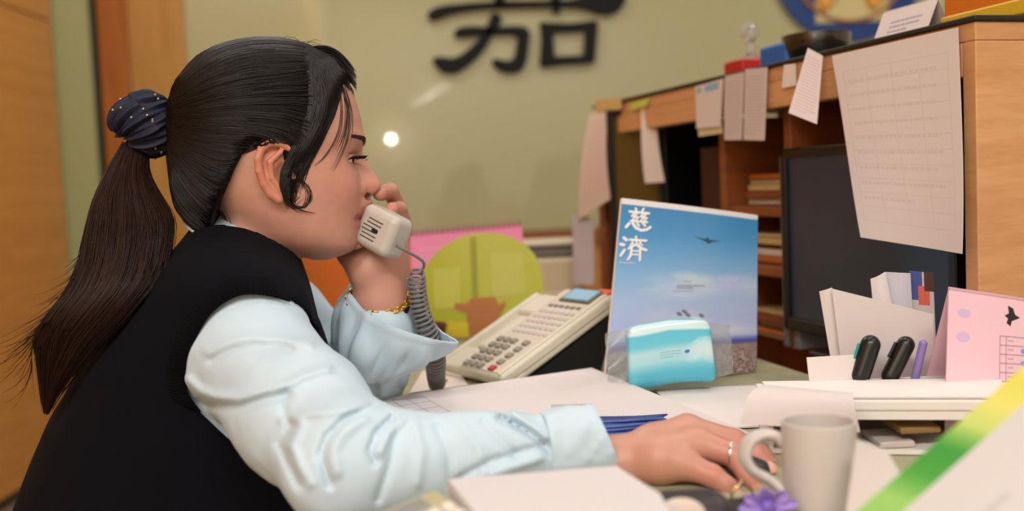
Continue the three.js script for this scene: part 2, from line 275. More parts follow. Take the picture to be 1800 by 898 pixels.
{
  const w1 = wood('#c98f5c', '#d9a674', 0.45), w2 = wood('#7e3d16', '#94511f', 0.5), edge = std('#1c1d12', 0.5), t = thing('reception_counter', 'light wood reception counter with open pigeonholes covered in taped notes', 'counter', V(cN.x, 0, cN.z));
  part(t, 'top_board', uvBox(cW(span(-0.02, cLen, cTop - 0.026, cTop - 0.006, -DEEP, 0.0, 0.002))), w1);
  part(t, 'edge_strip', cW(span(-0.024, cLen + 0.004, cTop - 0.006, cTop, -DEEP - 0.004, 0.004, 0.002)), edge);
  part(t, 'fascia', uvBox(cW(span(0, cLen, cTop - 0.062, cTop - 0.026, -0.02, 0.0, 0.002))), w1);
  part(t, 'end_panel', uvBox(cW(span(-0.02, 0.0, 0, cTop - 0.026, -DEEP, 0.0, 0.002))), w1);
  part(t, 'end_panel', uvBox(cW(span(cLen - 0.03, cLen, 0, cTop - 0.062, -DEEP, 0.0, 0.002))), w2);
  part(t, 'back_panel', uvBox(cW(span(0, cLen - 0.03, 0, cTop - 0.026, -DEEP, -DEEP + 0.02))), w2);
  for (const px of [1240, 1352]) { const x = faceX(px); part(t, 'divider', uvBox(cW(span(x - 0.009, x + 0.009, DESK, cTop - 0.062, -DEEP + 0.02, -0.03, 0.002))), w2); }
  const a = faceX(1352) + 0.009, b = faceX(1240) - 0.009;
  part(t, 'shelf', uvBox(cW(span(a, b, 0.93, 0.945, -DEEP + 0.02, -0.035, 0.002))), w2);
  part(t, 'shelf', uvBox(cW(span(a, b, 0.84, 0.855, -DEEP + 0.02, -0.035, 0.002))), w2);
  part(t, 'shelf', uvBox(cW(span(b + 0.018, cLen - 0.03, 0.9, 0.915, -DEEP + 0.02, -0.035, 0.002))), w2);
  const back = cF.clone();
  // desk: worktop with a slanted sitting edge, up against the counter
  const n = cN.clone().addScaledVector(cL, -0.3), f = back.clone().addScaledVector(cL, 0.25), in_ = 0.0;
  const P = [[-0.085, -0.45], [-0.085, -0.84], [-0.13, -1.0], [-0.23, -1.26], [-0.235, -1.78], [-0.205, -1.92], [-0.2, -2.3], [f.x - in_, -2.3], [n.x - in_, -0.45]];
  const s = new THREE.Shape(P.map(([x, z]) => new THREE.Vector2(x, -z)));
  const d = thing('desk', 'beige office desk below the counter covered with papers', 'desk', V(0, 0, -1.3));
  const topM = std('#b9b491', 0.5); topM.map = data(128, (i, j) => { const q = 236 + noise(i / 2, j / 2) * 14; return [q, q, q]; }, true);
  part(d, 'worktop', uvBox(new THREE.ExtrudeGeometry(s, { depth: 0.024, bevelEnabled: true, bevelSize: 0.003, bevelThickness: 0.003, bevelSegments: 2 }).rotateX(-Math.PI / 2).translate(0, DESK - 0.027, 0)), topM);
  for (const [x, z] of [[0.0, -0.6], [-0.26, -2.15]]) part(d, 'leg', new THREE.CylinderGeometry(0.025, 0.025, DESK - 0.03, 20).translate(x, (DESK - 0.03) / 2, z), std('#77736a', 0.4, { metalness: 0.6 }));
}
// ------------------------------------------------------------------ the woman on the telephone
const HD = 1.12, HS = 1800 / HD;                             // head measures are photograph pixels at the head's distance
const YAW = 0.14, HC = [475, 260];
const hO = at(HC[0], HC[1], HD), hX = RT.clone().multiplyScalar(Math.cos(YAW)).addScaledVector(TO, -Math.sin(YAW)), hZ = hX.clone().cross(UP.clone()).normalize();
const headM = new THREE.Matrix4().makeBasis(hX.clone().divideScalar(HS), UP.clone().divideScalar(-HS), hZ.clone().divideScalar(HS)).setPosition(hO).multiply(new THREE.Matrix4().makeTranslation(-HC[0], -HC[1], 0));
const H = (u, v, w) => V(u, v, w).applyMatrix4(headM);
function fromHead(g) { const fl = g.index.array; for (let i = 0; i < fl.length; i += 3) { const t = fl[i + 1]; fl[i + 1] = fl[i + 2]; fl[i + 2] = t; } g.index.needsUpdate = true; const N = g.attributes.normal; for (let i = 0; i < N.count; i++) { const n = hX.clone().multiplyScalar(N.getX(i)).addScaledVector(UP, -N.getY(i)).addScaledVector(hZ, N.getZ(i)); N.setXYZ(i, n.x, n.y, n.z); } g.attributes.position.applyMatrix4(headM); return g; }
function table(rows, col, soft = 6) {                        // column of a table sampled at every pixel row and smoothed
  const a = rows[0][0], b = rows[rows.length - 1][0], T = new Float32Array(b - a + 1);
  for (let k = 0, v = a; v <= b; v++) { while (k < rows.length - 2 && v > rows[k + 1][0]) k++; T[v - a] = lerp(rows[k][col], rows[k + 1][col], (v - rows[k][0]) / (rows[k + 1][0] - rows[k][0])); }
  for (let p = 0; p < 2; p++) { const S = T.slice(); for (let i = 0; i < T.length; i++) { const q = Math.min(soft, i, T.length - 1 - i); let s = 0; for (let j = -q; j <= q; j++) s += S[i + j]; T[i] = s / (2 * q + 1); } }
  return (v) => { const x = clamp(v - a, 0, T.length - 1.001), i = Math.floor(x); return T[i] + (T[i + 1] - T[i]) * (x - i); };
}
const headRows = [[84, 500, 460, 12], [92, 535, 425, 40], [104, 565, 392, 65], [124, 595, 360, 88], [150, 614, 338, 106], [180, 626, 325, 116], [210, 634, 318, 121], [240, 638, 316, 122], [262, 633, 318, 121], [280, 628, 322, 119], [300, 630, 330, 117], [320, 633, 342, 115], [345, 635, 360, 111], [370, 633, 385, 105], [395, 629, 415, 97], [415, 628, 442, 88], [432, 625, 475, 75], [444, 613, 510, 58], [452, 592, 535, 36], [457, 572, 550, 8]];
const hF = table(headRows, 1, 4), hB = table(headRows, 2, 5), hW = table(headRows, 3, 5);
const noseT = table([[255, 0], [268, 4], [280, 12], [290, 17], [300, 21], [310, 26], [318, 29], [325, 30.5], [332, 27], [338, 20], [344, 13], [350, 10], [356, 9], [362, 0], [370, 0]].map((r) => [r[0], r[1]]), 1, 2);
const lipT = table([[346, 0], [352, 7], [360, 11], [368, 13], [375, 12], [380, 8], [384, -3], [388, 7], [394, 11], [400, 10], [406, 5], [413, 0], [420, 0]], 1, 2);
const earHelix = [[507, 294, 116, 5], [504, 276, 124, 6], [490, 266, 130, 6.5], [472, 265, 134, 6.5], [458, 275, 137, 6.5], [452, 292, 138, 6.5], [454, 312, 135, 6.5], [461, 332, 129, 6.5], [472, 348, 123, 7.5], [484, 356, 119, 8], [495, 350, 115, 6]];
const earAnti = [[488, 279, 130, 4.5], [471, 297, 133, 5], [473, 322, 128, 5], [486, 338, 121, 5]];
const alar = [[625, 321], [618, 327], [615.5, 335], [619, 343], [628, 347]];
function headSkin(u, v, w) {
  const f = hF(v), b = hB(v), W = hW(v), uc = lerp(f, b, 0.5), du = u - uc, a = du > 0 ? f - uc : uc - b, p = 2.25;
  let d = (Math.pow(Math.pow(Math.abs(du) / a, p) + Math.pow(Math.abs(w) / W, p), 1 / p) - 1) * Math.min(a, W);
  d = Math.max(d, 83 - v, v - 457);
  if (du > 0 && d < 60) {
    const aw = Math.abs(w), ns = v < 300 ? 11 : lerp(11, 17, sstep(300, 328, v));
    let bump = v > 255 && v < 370 ? noseT(v) * Math.exp(-Math.pow(aw / ns, 2.4)) : 0;
    if (v > 346 && v < 420) bump += lipT(v) * Math.exp(-Math.pow(aw / 27, 3));
    bump += 4 * gauss(v - 244, 12) * gauss(aw - 30, 34) - 9 * gauss(v - 283, 13) * gauss(aw - 36, 21) + 3 * gauss(v - 432, 14) * gauss(aw, 26) + 5 * gauss(v - 335, 34) * gauss(aw - 62, 30) - 5 * gauss(v - 385, 7) * gauss(aw - 33, 9);
    d -= bump * 0.92 * sstep(0, 60, du);
    if (u > 585 && u < 680 && v > 255 && v < 375) {
      d = smin(d, Math.hypot(u - 629, v - 333, aw - 19) - 12, 7);
      d = smax(d, -(Math.hypot((u - 641) * 0.8, v - 345, aw - 10) - 7.5), 2.5);
      d += 3.2 * gauss(line2(alar, u, v), 2.6) * gauss(aw - 26, 12);
      d = smin(d, Math.hypot(u - 604, v - 283, aw - 38) - 18.5, 6);
      d = smax(d, -cap(u, v, aw, [628, 283, 24, 4.6], [612, 285.5, 53, 3]), 2);
      d = smax(d, -cap(u, v, aw, [630, 272, 26, 1.6], [611, 274, 56, 1.2]), 4);
    }
  }
  return d;
}
function ear(u, v, w) {
  u -= 16;
  if (u < 430 || u > 525 || v < 250 || v > 375 || w < 85 || w > 155) return 99;
  let e = Math.hypot((u - 478) / 25, (v - 308) / 45, (w - (121 + (478 - u) * 0.28)) / 7) - 1; e *= 7;
  e = smin(e, chain(u, v, w, earHelix, 2), 4); e = smin(e, chain(u, v, w, earAnti, 2), 4);
  e = smax(e, -(Math.hypot((u - 491) / 0.85, (v - 313) / 1.35, w - 130) - 14), 4);
  e = smin(e, Math.hypot(u - 505, v - 318, w - 118) - 7, 4);
  return e;
}
const neckC = [[497, 372, 0, 66], [455, 430, 0, 70], [395, 530, 0, 80]];
const headNeck = (u, v, w) => { let d = headSkin(u, v, w); d = smin(d, cap(u, v, w * 1.02, neckC[0], neckC[1]), 26); d = smin(d, cap(u, v, w * 1.02, neckC[1], neckC[2]), 14); if (w > 80) d = smin(d, ear(u, v, w), 4); return d; };
// hair: an outline seen from the side, as thick as the skull is wide
const hairRows = [[66, 510, 440, 10], [74, 545, 415, 50], [88, 580, 378, 80], [106, 605, 348, 100], [130, 625, 324, 119], [160, 642, 302, 129], [200, 650, 290, 135], [240, 650, 288, 136], [280, 648, 290, 134], [320, 642, 292, 129], [360, 632, 300, 119], [400, 622, 315, 102], [430, 605, 330, 80]];
const rF = table(hairRows, 1, 5), rB = table(hairRows, 2, 5), rW = table(hairRows, 3, 5);
const hairPoly = [[619, 128], [602, 111], [575, 97], [545, 85], [515, 75], [485, 71], [455, 71], [420, 76], [385, 88], [350, 109], [330, 138], [314, 165], [306, 195], [308, 235], [309, 275], [312, 330], [320, 370], [336, 393], [355, 408], [376, 416], [385, 398], [400, 360], [420, 325], [436, 292], [446, 268], [462, 257], [488, 260], [506, 274], [508, 292], [528, 296], [548, 282], [566, 256], [578, 222], [585, 192], [596, 166], [607, 148]];
function hairBall(u, v, w) { const f = rF(v), b = rB(v), W = rW(v), uc = (f + b) / 2, a = (f - b) / 2; return Math.max((Math.pow(Math.pow(Math.abs(u - uc) / a, 2.15) + Math.pow(Math.abs(w) / W, 2.15), 1 / 2.15) - 1) * Math.min(a, W), 64 - v); }
const hairCap = (u, v, w) => { const b = hairBall(u, v, w); if (b > 25) return b; return smax(b, poly2(hairPoly, u, v), 12) + 0.8 * noise(u / 40, v / 9, w / 30); };
const outerW = (f) => (u, v) => { for (let w = 158; w > 0; w -= 2) if (f(u, v, w) < 0) { let a = w, b = w + 2; for (let i = 0; i < 5; i++) { const m = (a + b) / 2; if (f(u, v, m) < 0) a = m; else b = m; } return a; } return 0; };
function wGrid(f, u0, u1, v0, v1, s) { const nu = Math.ceil((u1 - u0) / s) + 1, nv = Math.ceil((v1 - v0) / s) + 1, T = new Float32Array(nu * nv); const o = outerW(f); for (let j = 0; j < nv; j++) for (let i = 0; i < nu; i++) T[j * nu + i] = o(u0 + i * s, v0 + j * s); return (u, v) => { const x = clamp((u - u0) / s, 0, nu - 1.001), y = clamp((v - v0) / s, 0, nv - 1.001), i = Math.floor(x), j = Math.floor(y), a = x - i, b = y - j; return lerp(lerp(T[j * nu + i], T[j * nu + i + 1], a), lerp(T[(j + 1) * nu + i], T[(j + 1) * nu + i + 1], a), b); }; }
const skinW = outerW(headNeck);
const hairW = wGrid((u, v, w) => Math.min(headNeck(u, v, w), hairCap(u, v, w)), 280, 660, 60, 440, 5);

// colours of skin, lips and cheeks, plus painted nostril shade
const skinC = hex('#c48e7a'), lipC = hex('#a84f4a'), blushC = hex('#c07767'), earC = hex('#cc7d60'), nostrilShadeC = hex('#6b3029');
function tintSkin(g, f) { const p = g.attributes.position, c = new Float32Array(p.count * 3), q = new THREE.Color(); for (let i = 0; i < p.count; i++) { q.copy(skinC); if (f) f(q, p.getX(i), p.getY(i), p.getZ(i)); c[3 * i] = q.r; c[3 * i + 1] = q.g; c[3 * i + 2] = q.b; } g.setAttribute('color', new THREE.BufferAttribute(c, 3)); return g; }
const skinM = phy('#ffffff', 0.48, { vertexColors: true, sheen: 0.15, sheenRoughness: 0.5, bumpMap: clothBump, bumpScale: 0 });
const woman = thing('person', 'woman with dark ponytail, navy vest and pale blue shirt, leaning over desk on the phone', 'person', V(-0.33, 0.42, -1.14));

// torso: centre line and half widths for each height, in head pixels, w towards the camera
const tl = (px) => 900 - (900 - px) / 1.055, tr = (px) => 900 - (900 - px) / 0.985;
const torsoRows = [[372, 345, 420, 50], [392, 326, 452, 80], [420, 303, 470, 140], [450, 275, 488, 205], [480, 248, 506, 240], [515, 222, 527, 258], [560, 178, 549, 268], [600, 145, 565, 270], [640, 112, 580, 268], [740, 50, 598, 262], [820, 12, 600, 255], [900, -18, 598, 250], [960, -36, 590, 248]].map(([v, a, b, w]) => [v, tl(a), tr(b), w]);
const oL = table(torsoRows, 1, 10), oR = table(torsoRows, 2, 10), oW = table(torsoRows, 3, 12);
const W0 = -30;                                              // the torso's middle lies this far behind the head's
function toC(x, y, z) { const a = x - camera.position.x, b = y - camera.position.y, c = z - camera.position.z; return [900 + HS * (a * RT.x + b * RT.y + c * RT.z), 449 - HS * (a * UP.x + b * UP.y + c * UP.z), HS * (a * TO.x + b * TO.y + c * TO.z + HD)]; }
function torso(x, y, z) {
  const [u, v, w] = toC(x, y, z), l = oL(v), r = oR(v), c = (l + r) / 2, a = (r - l) / 2, W = oW(v), w1 = w - W0, us = u - w1 * 0.1;
  const d = (Math.pow(Math.pow(Math.abs(us - c) / a, 2.2) + Math.pow(Math.abs(w1) / W, 2.2), 1 / 2.2) - 1) * Math.min(a, W);
  return Math.max(d, 374 - v, v - 955) / HS;
}
const armNear = [J(438, 622, 1.0, 0.064), J(535, 735, 0.905, 0.0545), J(618, 818, 0.825, 0.048), J(740, 815, 0.832, 0.033), J(850, 803, 0.845, 0.0305), J(950, 790, 0.858, 0.0295)];
const armFar = [J(500, 560, 1.30, 0.055), J(570, 640, 1.27, 0.05), J(640, 668, 1.225, 0.043), J(660, 620, 1.19, 0.042), J(668, 575, 1.165, 0.036)];
const yoke = [J(430, 470, 1.15, 0.05), J(440, 560, 1.02, 0.055)];
const mass = (x, y, z) => { let d = torso(x, y, z); return smin(d, cap(x, y, z, yoke[0], yoke[1]), 0.05); };
const armhole = [[549, 568], [535, 547], [510, 529], [470, 518], [425, 517], [393, 531], [366, 555], [345, 590], [331, 625], [325, 655], [329, 690], [352, 724], [400, 770], [470, 820], [560, 800], [600, 690], [572, 625]];
const neckHole = (x, y, z) => { const [u, v, w] = toC(x, y, z); return [u, v, w]; };
const collarC = [418, 432, -6], collarA = (() => { const a = [497 - 395, 372 - 530]; const l = Math.hypot(a[0], a[1]); return [a[0] / l, a[1] / l]; })();
// distance along and from the neck's axis, in head pixels
function neckSpace(u, v, w) { const du = u - collarC[0], dv = v - collarC[1], s = du * collarA[0] + dv * collarA[1], ax = du - s * collarA[0], ay = dv - s * collarA[1]; const side = du * -collarA[1] + dv * collarA[0]; return [s, Math.hypot(ax, ay, w - collarC[2]), side]; }
{
  // --- skin: one geometry for head, neck, trunk and hands
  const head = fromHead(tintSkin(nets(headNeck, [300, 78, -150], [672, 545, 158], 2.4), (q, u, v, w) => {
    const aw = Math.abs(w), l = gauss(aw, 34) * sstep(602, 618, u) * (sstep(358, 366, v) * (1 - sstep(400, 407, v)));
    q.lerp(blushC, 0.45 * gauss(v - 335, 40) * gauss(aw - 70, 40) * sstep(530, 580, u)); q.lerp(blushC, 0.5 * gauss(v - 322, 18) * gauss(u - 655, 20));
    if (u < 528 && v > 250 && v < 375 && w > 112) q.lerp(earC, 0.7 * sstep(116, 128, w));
    q.lerp(lipC, clamp(l * 1.3, 0, 1)); q.lerp(nostrilShadeC, clamp(1.6 * gauss(Math.hypot(u - 642, v - 344, aw - 10), 7), 0, 1));  // dark red inner nostril, its shade painted into the vertex colour
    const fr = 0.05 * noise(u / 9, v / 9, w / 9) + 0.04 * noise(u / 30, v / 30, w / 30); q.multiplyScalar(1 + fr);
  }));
  const body = [head];
  const inner = nets((x, y, z) => Math.min(mass(x, y, z) + 0.012, chain(x, y, z, armNear, 0.02) + 0.008, chain(x, y, z, armFar, 0.02) + 0.008), [-0.66, 0.6, -1.38], [0.06, 1.0, -0.74], 0.012); body.push(tintSkin(inner));
  // near hand, resting palm down
  const N = { w: J(1010, 806, 0.862, 0.0185), w2: J(1082, 812, 0.866, 0.018), b1: J(1150, 788, 0.87, 0.0178), b2: J(1160, 808, 0.85, 0.0175) };
  const fA = [J(1208, 757, 0.885, 0.0125), J(1290, 776, 0.88, 0.0094), J(1325, 800, 0.872, 0.0088), J(1350, 824, 0.866, 0.0074)];
  const fI = [J(1208, 753, 0.905, 0.012), J(1290, 772, 0.915, 0.0095), J(1340, 800, 0.91, 0.0085), J(1362, 822, 0.905, 0.0072)];
  const fB = [J(1222, 780, 0.862, 0.0132), J(1289, 799, 0.85, 0.0094), J(1314, 836, 0.838, 0.008), J(1330, 864, 0.83, 0.0066)];
  const fC = [J(1200, 815, 0.842, 0.0118), J(1252, 836, 0.832, 0.0088), J(1279, 855, 0.826, 0.0076), J(1294, 872, 0.822, 0.0068)];
  const fT = [J(1140, 790, 0.89, 0.016), J(1200, 806, 0.915, 0.012), J(1262, 822, 0.925, 0.0095)];
  const handN = (x, y, z) => {
    let d = cap(x, y, z, N.w, N.w2); d = smin(d, cap(x, y, z, N.w2, N.b1), 0.012); d = smin(d, cap(x, y, z, N.w2, N.b2), 0.012);
    for (const f of [fI, fA, fB, fC]) d = smin(d, cap(x, y, z, f === fC || f === fB ? N.b2 : N.b1, [f[0][0], f[0][1], f[0][2], f[0][3]]), 0.01);
    let g = 9; for (const f of [fI, fA, fB, fC, fT]) g = Math.min(g, chain(x, y, z, f, 0.003));
    d = smin(d, g, 0.007);
    for (const f of [fA, fB, fC]) d -= 0.0012 * Math.exp(-((x - f[1][0]) ** 2 + (y - f[1][1]) ** 2 + (z - f[1][2]) ** 2) / 0.00012);
    return d;
  };
  const all = [N.w, N.w2, N.b1, N.b2, ...fA, ...fI, ...fB, ...fC, ...fT], bN = bounds(all, 0.006);
  const redden = (tips) => (q, x, y, z) => { let m = 0; for (const t of tips) m = Math.max(m, Math.exp(-((x - t[0]) ** 2 + (y - t[1]) ** 2 + (z - t[2]) ** 2) / 0.0003)); q.lerp(blushC, 0.75 * m); };
  body.push(tintSkin(nets(handN, bN[0], bN[1], 0.0022), redden([fA[3], fB[3], fC[3], fA[1], fB[1], fC[1]])));
  // far hand, closed round the handset's mouth end
  const P = { f: J(672, 600, 1.185, 0.027), w: J(668, 535, 1.165, 0.026), p1: J(655, 470, 1.158, 0.0265), p2: J(680, 462, 1.18, 0.024), p3: J(684, 425, 1.19, 0.02) };
  const gI = [J(690, 415, 1.195, 0.0105), J(700, 362, 1.20, 0.0095), J(686, 336, 1.175, 0.0092), J(668, 340, 1.145, 0.0085)];
  const gM = [J(703, 430, 1.192, 0.0105), J(711, 395, 1.195, 0.0095), J(702, 368, 1.17, 0.009), J(689, 368, 1.142, 0.0082)];
  const gR = [J(690, 440, 1.185, 0.0105), J(690, 415, 1.20, 0.0095), J(668, 402, 1.195, 0.0085), J(650, 405, 1.18, 0.0075)];
  const gP = [J(672, 450, 1.18, 0.01), J(668, 428, 1.195, 0.009), J(650, 420, 1.19, 0.008), J(640, 424, 1.18, 0.007)];
  const gT = [J(640, 480, 1.15, 0.017), J(612, 448, 1.165, 0.0125), J(596, 418, 1.175, 0.01)];
  const handP = (x, y, z) => {
    let d = chain(x, y, z, [P.f, P.w, P.p1], 0.012); d = smin(d, chain(x, y, z, [P.w, P.p2, P.p3], 0.01), 0.014);
    let g = 9; for (const f of [gI, gM, gR, gP, gT]) g = Math.min(g, chain(x, y, z, f, 0.003));
    return smin(d, g, 0.008);
  };
  const bP = bounds([P.f, P.w, P.p1, P.p2, P.p3, ...gI, ...gM, ...gR, ...gP, ...gT], 0.006);
  body.push(tintSkin(nets(handP, bP[0], bP[1], 0.0024), redden([gI[3], gM[3]])));
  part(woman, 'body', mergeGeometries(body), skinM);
  // nails
  for (const [f, t] of [[fB, 0.0058], [fC, 0.005], [fA, 0.0055]]) { const a = V(...f[2].slice(0, 3)), b = V(...f[3].slice(0, 3)), dir = b.clone().sub(a).normalize(), nrm = TO.clone().multiplyScalar(0.75).add(UP.clone().multiplyScalar(0.5)); nrm.addScaledVector(dir, -nrm.dot(dir)).normalize(); part(woman, 'fingernail', new THREE.SphereGeometry(1, 20, 14).scale(0.0062, 0.0018, t * 0.85).applyMatrix4(frame(b.clone().addScaledVector(nrm, f[3][3] * 0.86).addScaledVector(dir, 0.001), dir, nrm)), phy('#dba091', 0.25)); }
  // ring on the middle visible finger
  { const a = V(...fB[0].slice(0, 3)), b = V(...fB[1].slice(0, 3)), dir = b.clone().sub(a).normalize(), c = a.clone().lerp(b, 0.97); part(woman, 'ring', new THREE.TorusGeometry(0.0103, 0.0014, 12, 40).applyMatrix4(frame(c, UP.clone().cross(dir), UP).multiply(new THREE.Matrix4())).translate(0, -0.0002, 0), phy('#e8e4dd', 0.18, { metalness: 1 }), 'silver ring with a small stone'); }
  // bracelet and dark band at the far wrist
  { const c = at(665, 520, 1.163), ax = at(668, 560, 1.18).sub(at(660, 480, 1.155)).normalize(), e1 = RT.clone().addScaledVector(ax, -RT.dot(ax)).normalize(), e2 = ax.clone().cross(e1);
    const ring = (r1, r2, off) => Array.from({ length: 28 }, (_, k) => { const q = k / 28 * 2 * Math.PI; return c.clone().addScaledVector(ax, off + 0.004 * Math.sin(q + 0.5)).addScaledVector(e1, r1 * Math.cos(q)).addScaledVector(e2, r2 * Math.sin(q)); });
    const gold = phy('#d9a648', 0.22, { metalness: 1 }), links = ring(0.0335, 0.033, 0.002);
    part(woman, 'bracelet', merge(links.map((p, k) => { const q = links[(k + 1) % 28]; return new THREE.TorusGeometry(0.0034, 0.0013, 8, 16).scale(1.25, 1, 1).applyMatrix4(frame(p, q.clone().sub(p), k % 2 ? ax : p.clone().sub(c))); })), gold, 'gold chain bracelet');
    part(woman, 'watch_strap', tube(ring(0.0315, 0.031, 0.012), 0.0042, 80, 10, true), std('#15151a', 0.5), 'dark watch strap'); }
  // --- eyes, brows, lashes
  for (const s of [1, -1]) {
    const eye = part(woman, 'eye', new THREE.SphereGeometry(17.2 / HS, 28, 20).translate(...H(604, 283, 38 * s).toArray()), phy('#e9ded6', 0.2));
    part(eye, 'iris', new THREE.SphereGeometry(9.5 / HS, 20, 14).scale(0.6, 1, 1).applyMatrix4(frame(H(616.5, 282.5, 39 * s), hX, UP)), phy('#140c09', 0.12));
    const lash = new Strands(), brow = new Strands();
    for (let k = 0; k < 46; k++) { const t = k / 45, u = lerp(628, 610, t), v = lerp(279.5, 283.5, t * t), w = lerp(24, 55, t); lash.add([H(u - 2, v, w * s), H(u + 3, v - 1, (w + 1.5) * s), H(u + lerp(11, 5, t), v - 0.5, (w + 4) * s), H(u + lerp(18, 8, t), v - 5, (w + 7) * s)].slice(0, k % 2 ? 4 : 3), 1.15 / HS); }
    for (let k = 0; k < 16; k++) { const t = k / 15, u = lerp(626, 612, t), w = lerp(26, 54, t); lash.add([H(u, 288.5, w * s), H(u + 4, 290, (w + 2) * s)], 0.5 / HS); }
    for (let k = 0; k < 260; k++) { const t = rnd(), v = lerp(249, 239, t) + rr(-5, 5) * (1 - 0.5 * t) + 5 * t * t, w0 = lerp(14, 62, t); let u = 660; for (; u > 560; u -= 0.7) if (headSkin(u, v, w0) < 0) break; const l = rr(7, 12); const p = []; for (let i = 0; i < 4; i++) { const q = i / 3, wv = w0 + q * l * 0.8; let uu = u + 4; const vv = v - q * (2 - 3 * t); for (; uu > 560; uu -= 0.7) if (headSkin(uu, vv, wv) < 0) break; p.push(H(uu + 0.9, vv, wv * s)); } brow.add(p, 0.55 / HS); }
    part(woman, 'eyelashes', lash.build(), std('#0d0908', 0.6)); part(woman, 'eyebrow', brow.build(), std('#2a1b14', 0.7));
  }
}
{
  // --- hair
  const hairM = phy('#080505', 0.6, { specularIntensity: 0.3 }), strandM = phy('#120b08', 0.42, { vertexColors: true, specularIntensity: 0.55 }), tailM = phy('#26130c', 0.45, { vertexColors: true, specularIntensity: 0.6 });
  const hair = part(woman, 'hair', fromHead(nets(hairCap, [280, 60, -148], [640, 424, 148], 2.6)), hairM);
  const guides = [
    [[552, 88], [515, 76], [455, 72], [385, 90], [335, 128], [306, 168]],
    [[558, 96], [515, 88], [450, 90], [385, 112], [340, 150], [306, 180]],
    [[545, 115], [505, 115], [445, 122], [385, 145], [340, 175], [305, 192]],
    [[548, 140], [505, 150], [445, 160], [390, 175], [345, 193], [304, 203]],
    [[556, 195], [515, 195], [450, 200], [395, 206], [345, 212], [303, 212]],
    [[553, 270], [515, 244], [455, 234], [395, 232], [345, 226], [303, 221]],
    [[498, 266], [465, 256], [420, 256], [378, 252], [338, 242], [303, 230]],
    [[440, 280], [422, 290], [390, 284], [355, 270], [325, 252], [302, 236]],
    [[412, 338], [392, 328], [368, 312], [344, 292], [320, 268], [301, 243]],
    [[386, 396], [362, 372], [342, 345], [324, 312], [309, 280], [300, 248]],
    [[372, 414], [345, 400], [322, 372], [308, 332], [301, 290], [299, 252]]];
  const gl = (t, s) => { const x = clamp(t, 0, 0.9999) * (guides.length - 1), i = Math.floor(x), f = x - i, y = clamp(s, 0, 0.9999) * 5, j = Math.floor(y), g = y - j; const q = (a, b) => { const A = guides[a], c = (k) => A[clamp(k, 0, 5)][b], p0 = c(j - 1), p1 = c(j), p2 = c(j + 1), p3 = c(j + 2); return 0.5 * (2 * p1 + (p2 - p0) * g + (2 * p0 - 5 * p1 + 4 * p2 - p3) * g * g + (3 * p1 - p0 - 3 * p2 + p3) * g * g * g); }; return [lerp(q(i, 0), q(i + 1, 0), f), lerp(q(i, 1), q(i + 1, 1), f)]; };
  const S = new Strands();
  for (let k = 0; k < 2300; k++) {
    const t = rnd(), s0 = rnd() < 0.5 ? rr(-0.02, 0.1) : rr(0, 0.5), s1 = rnd() < 0.75 ? 1 : rr(0.6, 1), ph = rr(0, 6), am = rr(0, 1.6), near = k < 1900 ? 1 : -1, lift = rr(-0.5, 2.4), p = [];
    for (let i = 0; i <= 15; i++) { const s = lerp(s0, s1, i / 15), [u, v] = gl(t, Math.max(s, 0)), vv = v + am * Math.sin(s * 5 + ph) - (v < 130 ? 0.8 : 0), w = hairW(u, vv); p.push(H(u, vv, near * (w < 12 ? rr(0, 26) * 0 + w + 8 * Math.sin(ph) : w + lift))); }
    S.add(p, rr(0.5, 1.25) / HS, rr(0.55, 1.5));
  }
  // the parting's front lock, sweeping over the temple and curling in front of the ear
  const lock = [[[546, 92], [585, 108], [604, 140], [600, 172], [590, 210], [573, 252], [553, 292], [540, 330]], [[540, 100], [575, 122], [590, 160], [585, 205], [568, 250], [545, 292], [525, 330], [522, 365]], [[538, 108], [560, 140], [566, 190], [555, 240], [532, 285], [512, 318], [507, 345], [516, 376]], [[536, 118], [548, 155], [548, 205], [535, 250], [515, 285], [504, 312], [503, 334], [510, 352]]];
  const lk = (t, s) => { const x = clamp(t, 0, 0.9999) * 3, i = Math.floor(x), f = x - i, y = clamp(s, 0, 0.9999) * 7, j = Math.floor(y), g = y - j, q = (a, b) => lerp(lock[a][j][b], lock[a][j + 1][b], g * g * (3 - 2 * g) * 0.4 + g * 0.6); return [lerp(q(i, 0), q(i + 1, 0), f), lerp(q(i, 1), q(i + 1, 1), f)]; };
  const L = new Strands();
  for (let k = 0; k < 900; k++) {
    const t = Math.pow(rnd(), 0.8), end = k < 520 ? rr(0.62, 0.86) : rr(0.82, 1), ph = rr(0, 6), lift = rr(-2, 3.5) * (1 - 0.85 * t), p = [];
    for (let i = 0; i <= 16; i++) { const s = end * i / 16, [u, v] = lk(t, s), uu = u + 2.5 * Math.sin(s * 6 + ph) * s, w = hairW(uu, v); p.push(H(uu, v, Math.max(w + lift * (0.3 + 0.7 * Math.sin(Math.PI * Math.min(1, s * 1.1))) + 1.8 - 1.6 * t, v > 285 && uu < 518 ? 128 + lift * 0.6 : 0))); }
    L.add(p, rr(0.5, 1.1) / HS, rr(0.6, 1.5));
  }
  // forelock that stands out over the forehead
  for (let k = 0; k < 330; k++) { const a = rnd(), wv = rr(-45, 55), p = [], e = rr(0.75, 1); for (let i = 0; i <= 10; i++) { const s = i / 10 * e, u = 552 + 74 * s, v = lerp(92, 108, a) + 6 * s + lerp(34, 46, a) * s * s - 9 * Math.sin(s * 3); p.push(H(u, v, wv * (1 - 0.25 * s) + 14)); } L.add(p, rr(0.6, 1.2) / HS, rr(0.6, 1.4)); }
